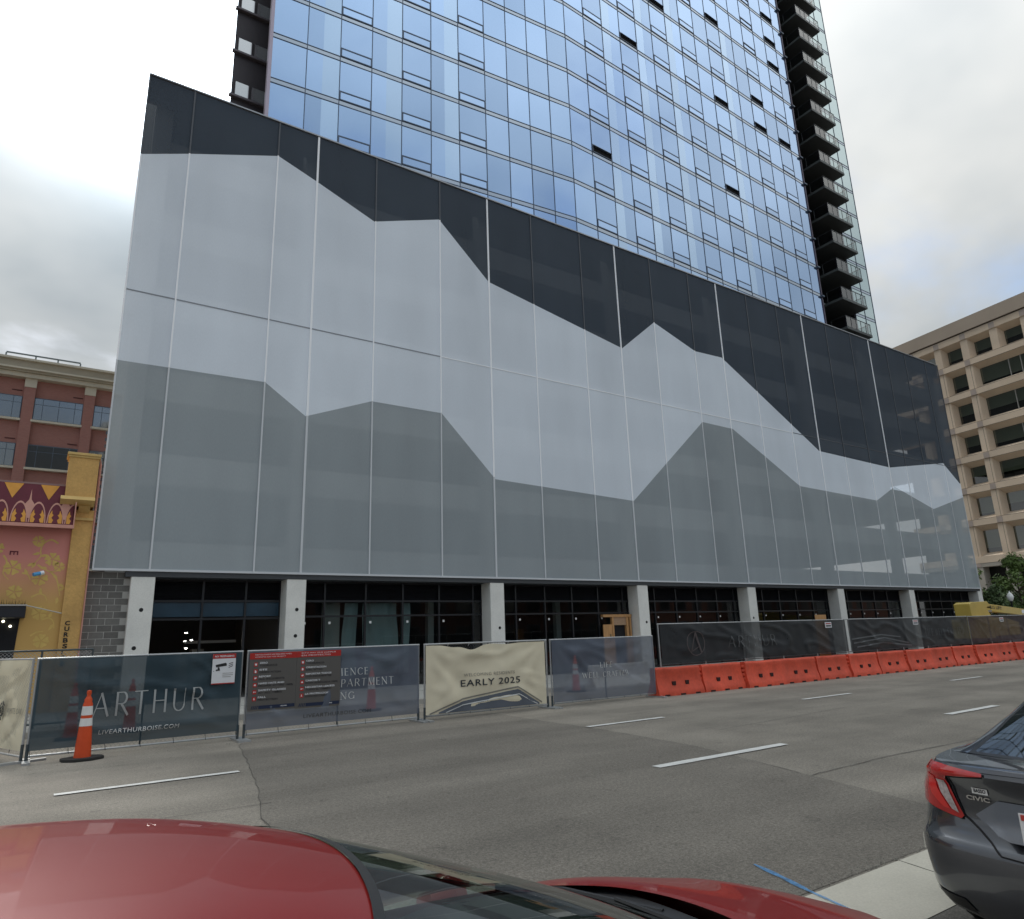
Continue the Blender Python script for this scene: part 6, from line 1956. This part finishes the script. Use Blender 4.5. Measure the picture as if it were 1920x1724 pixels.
for sg in (1, -1):
    def vv(a, b): return (a * sg, b * sg) if sg > 0 else (b * sg, a * sg)
    a, b = vv(.62, .70); gpatch(G, 'front_pillar', m_gry, civ, .0, 2 / 7 - .02, a, b, 14, 5)
    a, b = vv(.70, .76); gpatch(G, 'roof_rail', m_gry, civ, .0, .70, a, b, 30, 4)
    a, b = vv(.76, 1.0); gpatch(G, 'front_side_window', m_cglass, civ, .18, .44, a, b, 14, 8)
    gpatch(G, 'quarter_trim', m_trim, civ, .0, .18, a, b, 8, 6)
    gpatch(G, 'door_pillar', m_trim, civ, .44, .47, a, b, 3, 8)
    gpatch(G, 'rear_side_window', m_cglass, civ, .47, .70, a, b, 12, 8)
    a, b = vv(.76, 1.0); gpatch(G, 'rear_pillar', m_gry, civ, .70, 1.0, a, b, 16, 8)
    a, b = vv(.66, .76); gpatch(G, 'rear_pillar', m_gry, civ, .63, 1.0, a, b, 16, 4)
    a, b = vv(.62, .66); gpatch(G, 'rear_window_seal', m_trim, civ, .63, 1.0, a, b, 16, 2)
m_lr = mat('tail_lamp_red', (.42, .008, .008), .15, spec=.7, coat=1, var=.15, vscale=20)
m_lr2 = mat('tail_lamp_bright', (.62, .025, .02), .12, coat=1)
m_lc = mat('tail_lamp_clear', (.42, .36, .35), .2, coat=1, var=.4, vscale=60)
m_gap = mat('car_panel_gap', (.006, .006, .007), .8)
for sg in (1, -1):
    lp = cc.patch('tail_lamp', m_lr, [(.34, 1.018), (.60, 1.035), (.80, 1.03), (.98, .985), (1.04, .93), (1.03, .855), (.90, .82), (.70, .785), (.52, .755), (.50, .775), (.575, .965), (.56, .985), (.34, 1.005)], off=.012, side=sg, sub=5)
    cc.patch('tail_lamp_bar', m_lr2, [(.66, .965), (.74, .975), (.70, .86), (.62, .80), (.575, .795), (.645, .90)], off=.016, parent=lp, side=sg)
    cc.patch('tail_lamp_lens', m_lc, [(.585, .955), (.645, .955), (.62, .88), (.565, .80), (.525, .785)], off=.017, parent=lp, side=sg)
    cc.strip('boot_gap', m_gap, [(.34, 1.0), (.56, .975), (.50, .775), (.42, .72), (.30, .62), (.0, .605)], .009, side=sg, off=.006)
    cc.strip('bumper_gap', m_gap, [(.51, .755), (.75, .79), (1.05, .84), (1.3, .86)], .008, side=sg, off=.006)
    cc.patch('reflector', mat('bumper_reflector', (.75, .05, .02), .2, coat=1), [(.86, .525), (.93, .525), (.93, .605), (.88, .60)], off=.006, side=sg)
    cc.patch('bumper_vent', m_trim, [(.50, .28), (.84, .30), (.80, .36), (.55, .35)], off=.006, side=sg)
    cc.patch('headlamp', mat('headlamp_glass', (.6, .62, .64), .1, spec=.8), [(cc.total(.8) - .5, .66), (cc.total(.8) - 1.0, .70), (cc.total(.8) - 1.1, .78), (cc.total(.8) - .5, .74)], side=sg)
    MB().lathe([(0, -.10), (.07, -.085), (.10, 0), (.07, .06), (0, .07)], 14, axis='x', c=(2.95, sg * .98, 1.05)).build('door_mirror', m_gry, civ, smooth=True)
# number-plate recess: its floor leans out towards the bottom
lean = lambda z: .004 + .05 * max(0, min(1, (.90 - z) / .20))
rcs = cc.patch('plate_recess', mat('grey_paint_panel', (.085, .09, .105), .25, metal=.6, coat=1), [(-.30, .885), (.30, .885), (.42, .80), (.30, .70), (.24, .685), (-.24, .685), (-.30, .70), (-.42, .80)], off=lean, sub=5)
pl_ = MB().box(-.046, -.040, -.155, .155, .715, .868).build('number_plate', mat('plate_white', (.75, .75, .74), .4), civ)
pl_.location = (.01, 0, 0)
MB().box(-.050, -.047, -.145, .145, .835, .862).build('plate_red_strip', mat('plate_red', (.5, .05, .04), .4), pl_)
MB().box(-.050, -.047, -.145, .145, .722, .738).build('plate_blue_strip', mat('plate_blue', (.08, .12, .3), .4), pl_)
cc.strip('lip_highlight', mat('grey_paint_panel', (.085, .09, .105), .25, metal=.6, coat=1), [(-.36, 1.035), (0, 1.04), (.36, 1.035)], .018, off=.010)
def rear_text(body, w, h, y, z, m):
    me = text_mesh(body, width=w, height=h, bold=.03); me.materials.append(m)
    # lettering reads from behind: x' -> -y
    for v in me.vertices:
        l = y - v.co.x; zz = z + v.co.z
        p, _h = cc.Pz(l, zz)
        v.co = p + Vector((-.008, 0, 0))
    inst(me, 'badge', civ)
m_chr = mat('chrome_badge', (.75, .75, .76), .15, metal=1)
rear_text('CIVIC', .13, .024, .47, .868, m_chr)
cc.patch('sticker', mat('sticker_white', (.72, .72, .70), .5), [(.43, .905), (.345, .905), (.345, .938), (.43, .938)], off=.006)
rear_text('BASSO', .065, .02, .42, .912, m_sblack)
wheels(civ, (.98, 3.70), WC, .32)
MB().prism([(2.9, .7), (2.9, .93), (2.55, .97), (2.3, .9), (2.25, .7)], -.68, .68).build('dashboard', m_int, civ, recalc=True)
for y in (.36, -.36):
    st = MB().prism([(1.6, .45), (2.2, .45), (2.22, .6), (1.75, .58), (1.5, 1.1), (1.38, 1.06)], y - .25, y + .25).build('seat', m_seat, civ, recalc=True, bevel=.03)
    MB().box(1.36, 1.45, y - .13, y + .13, 1.12, 1.27).build('headrest', m_seat, st, bevel=.03)
MB().box(.75, 1.25, -.66, .66, .45, 1.03).build('rear_bench', m_seat, civ, bevel=.04)
MB().box(.4, 3.3, -.76, .76, .3, .42).build('cabin_floor', m_int, civ)
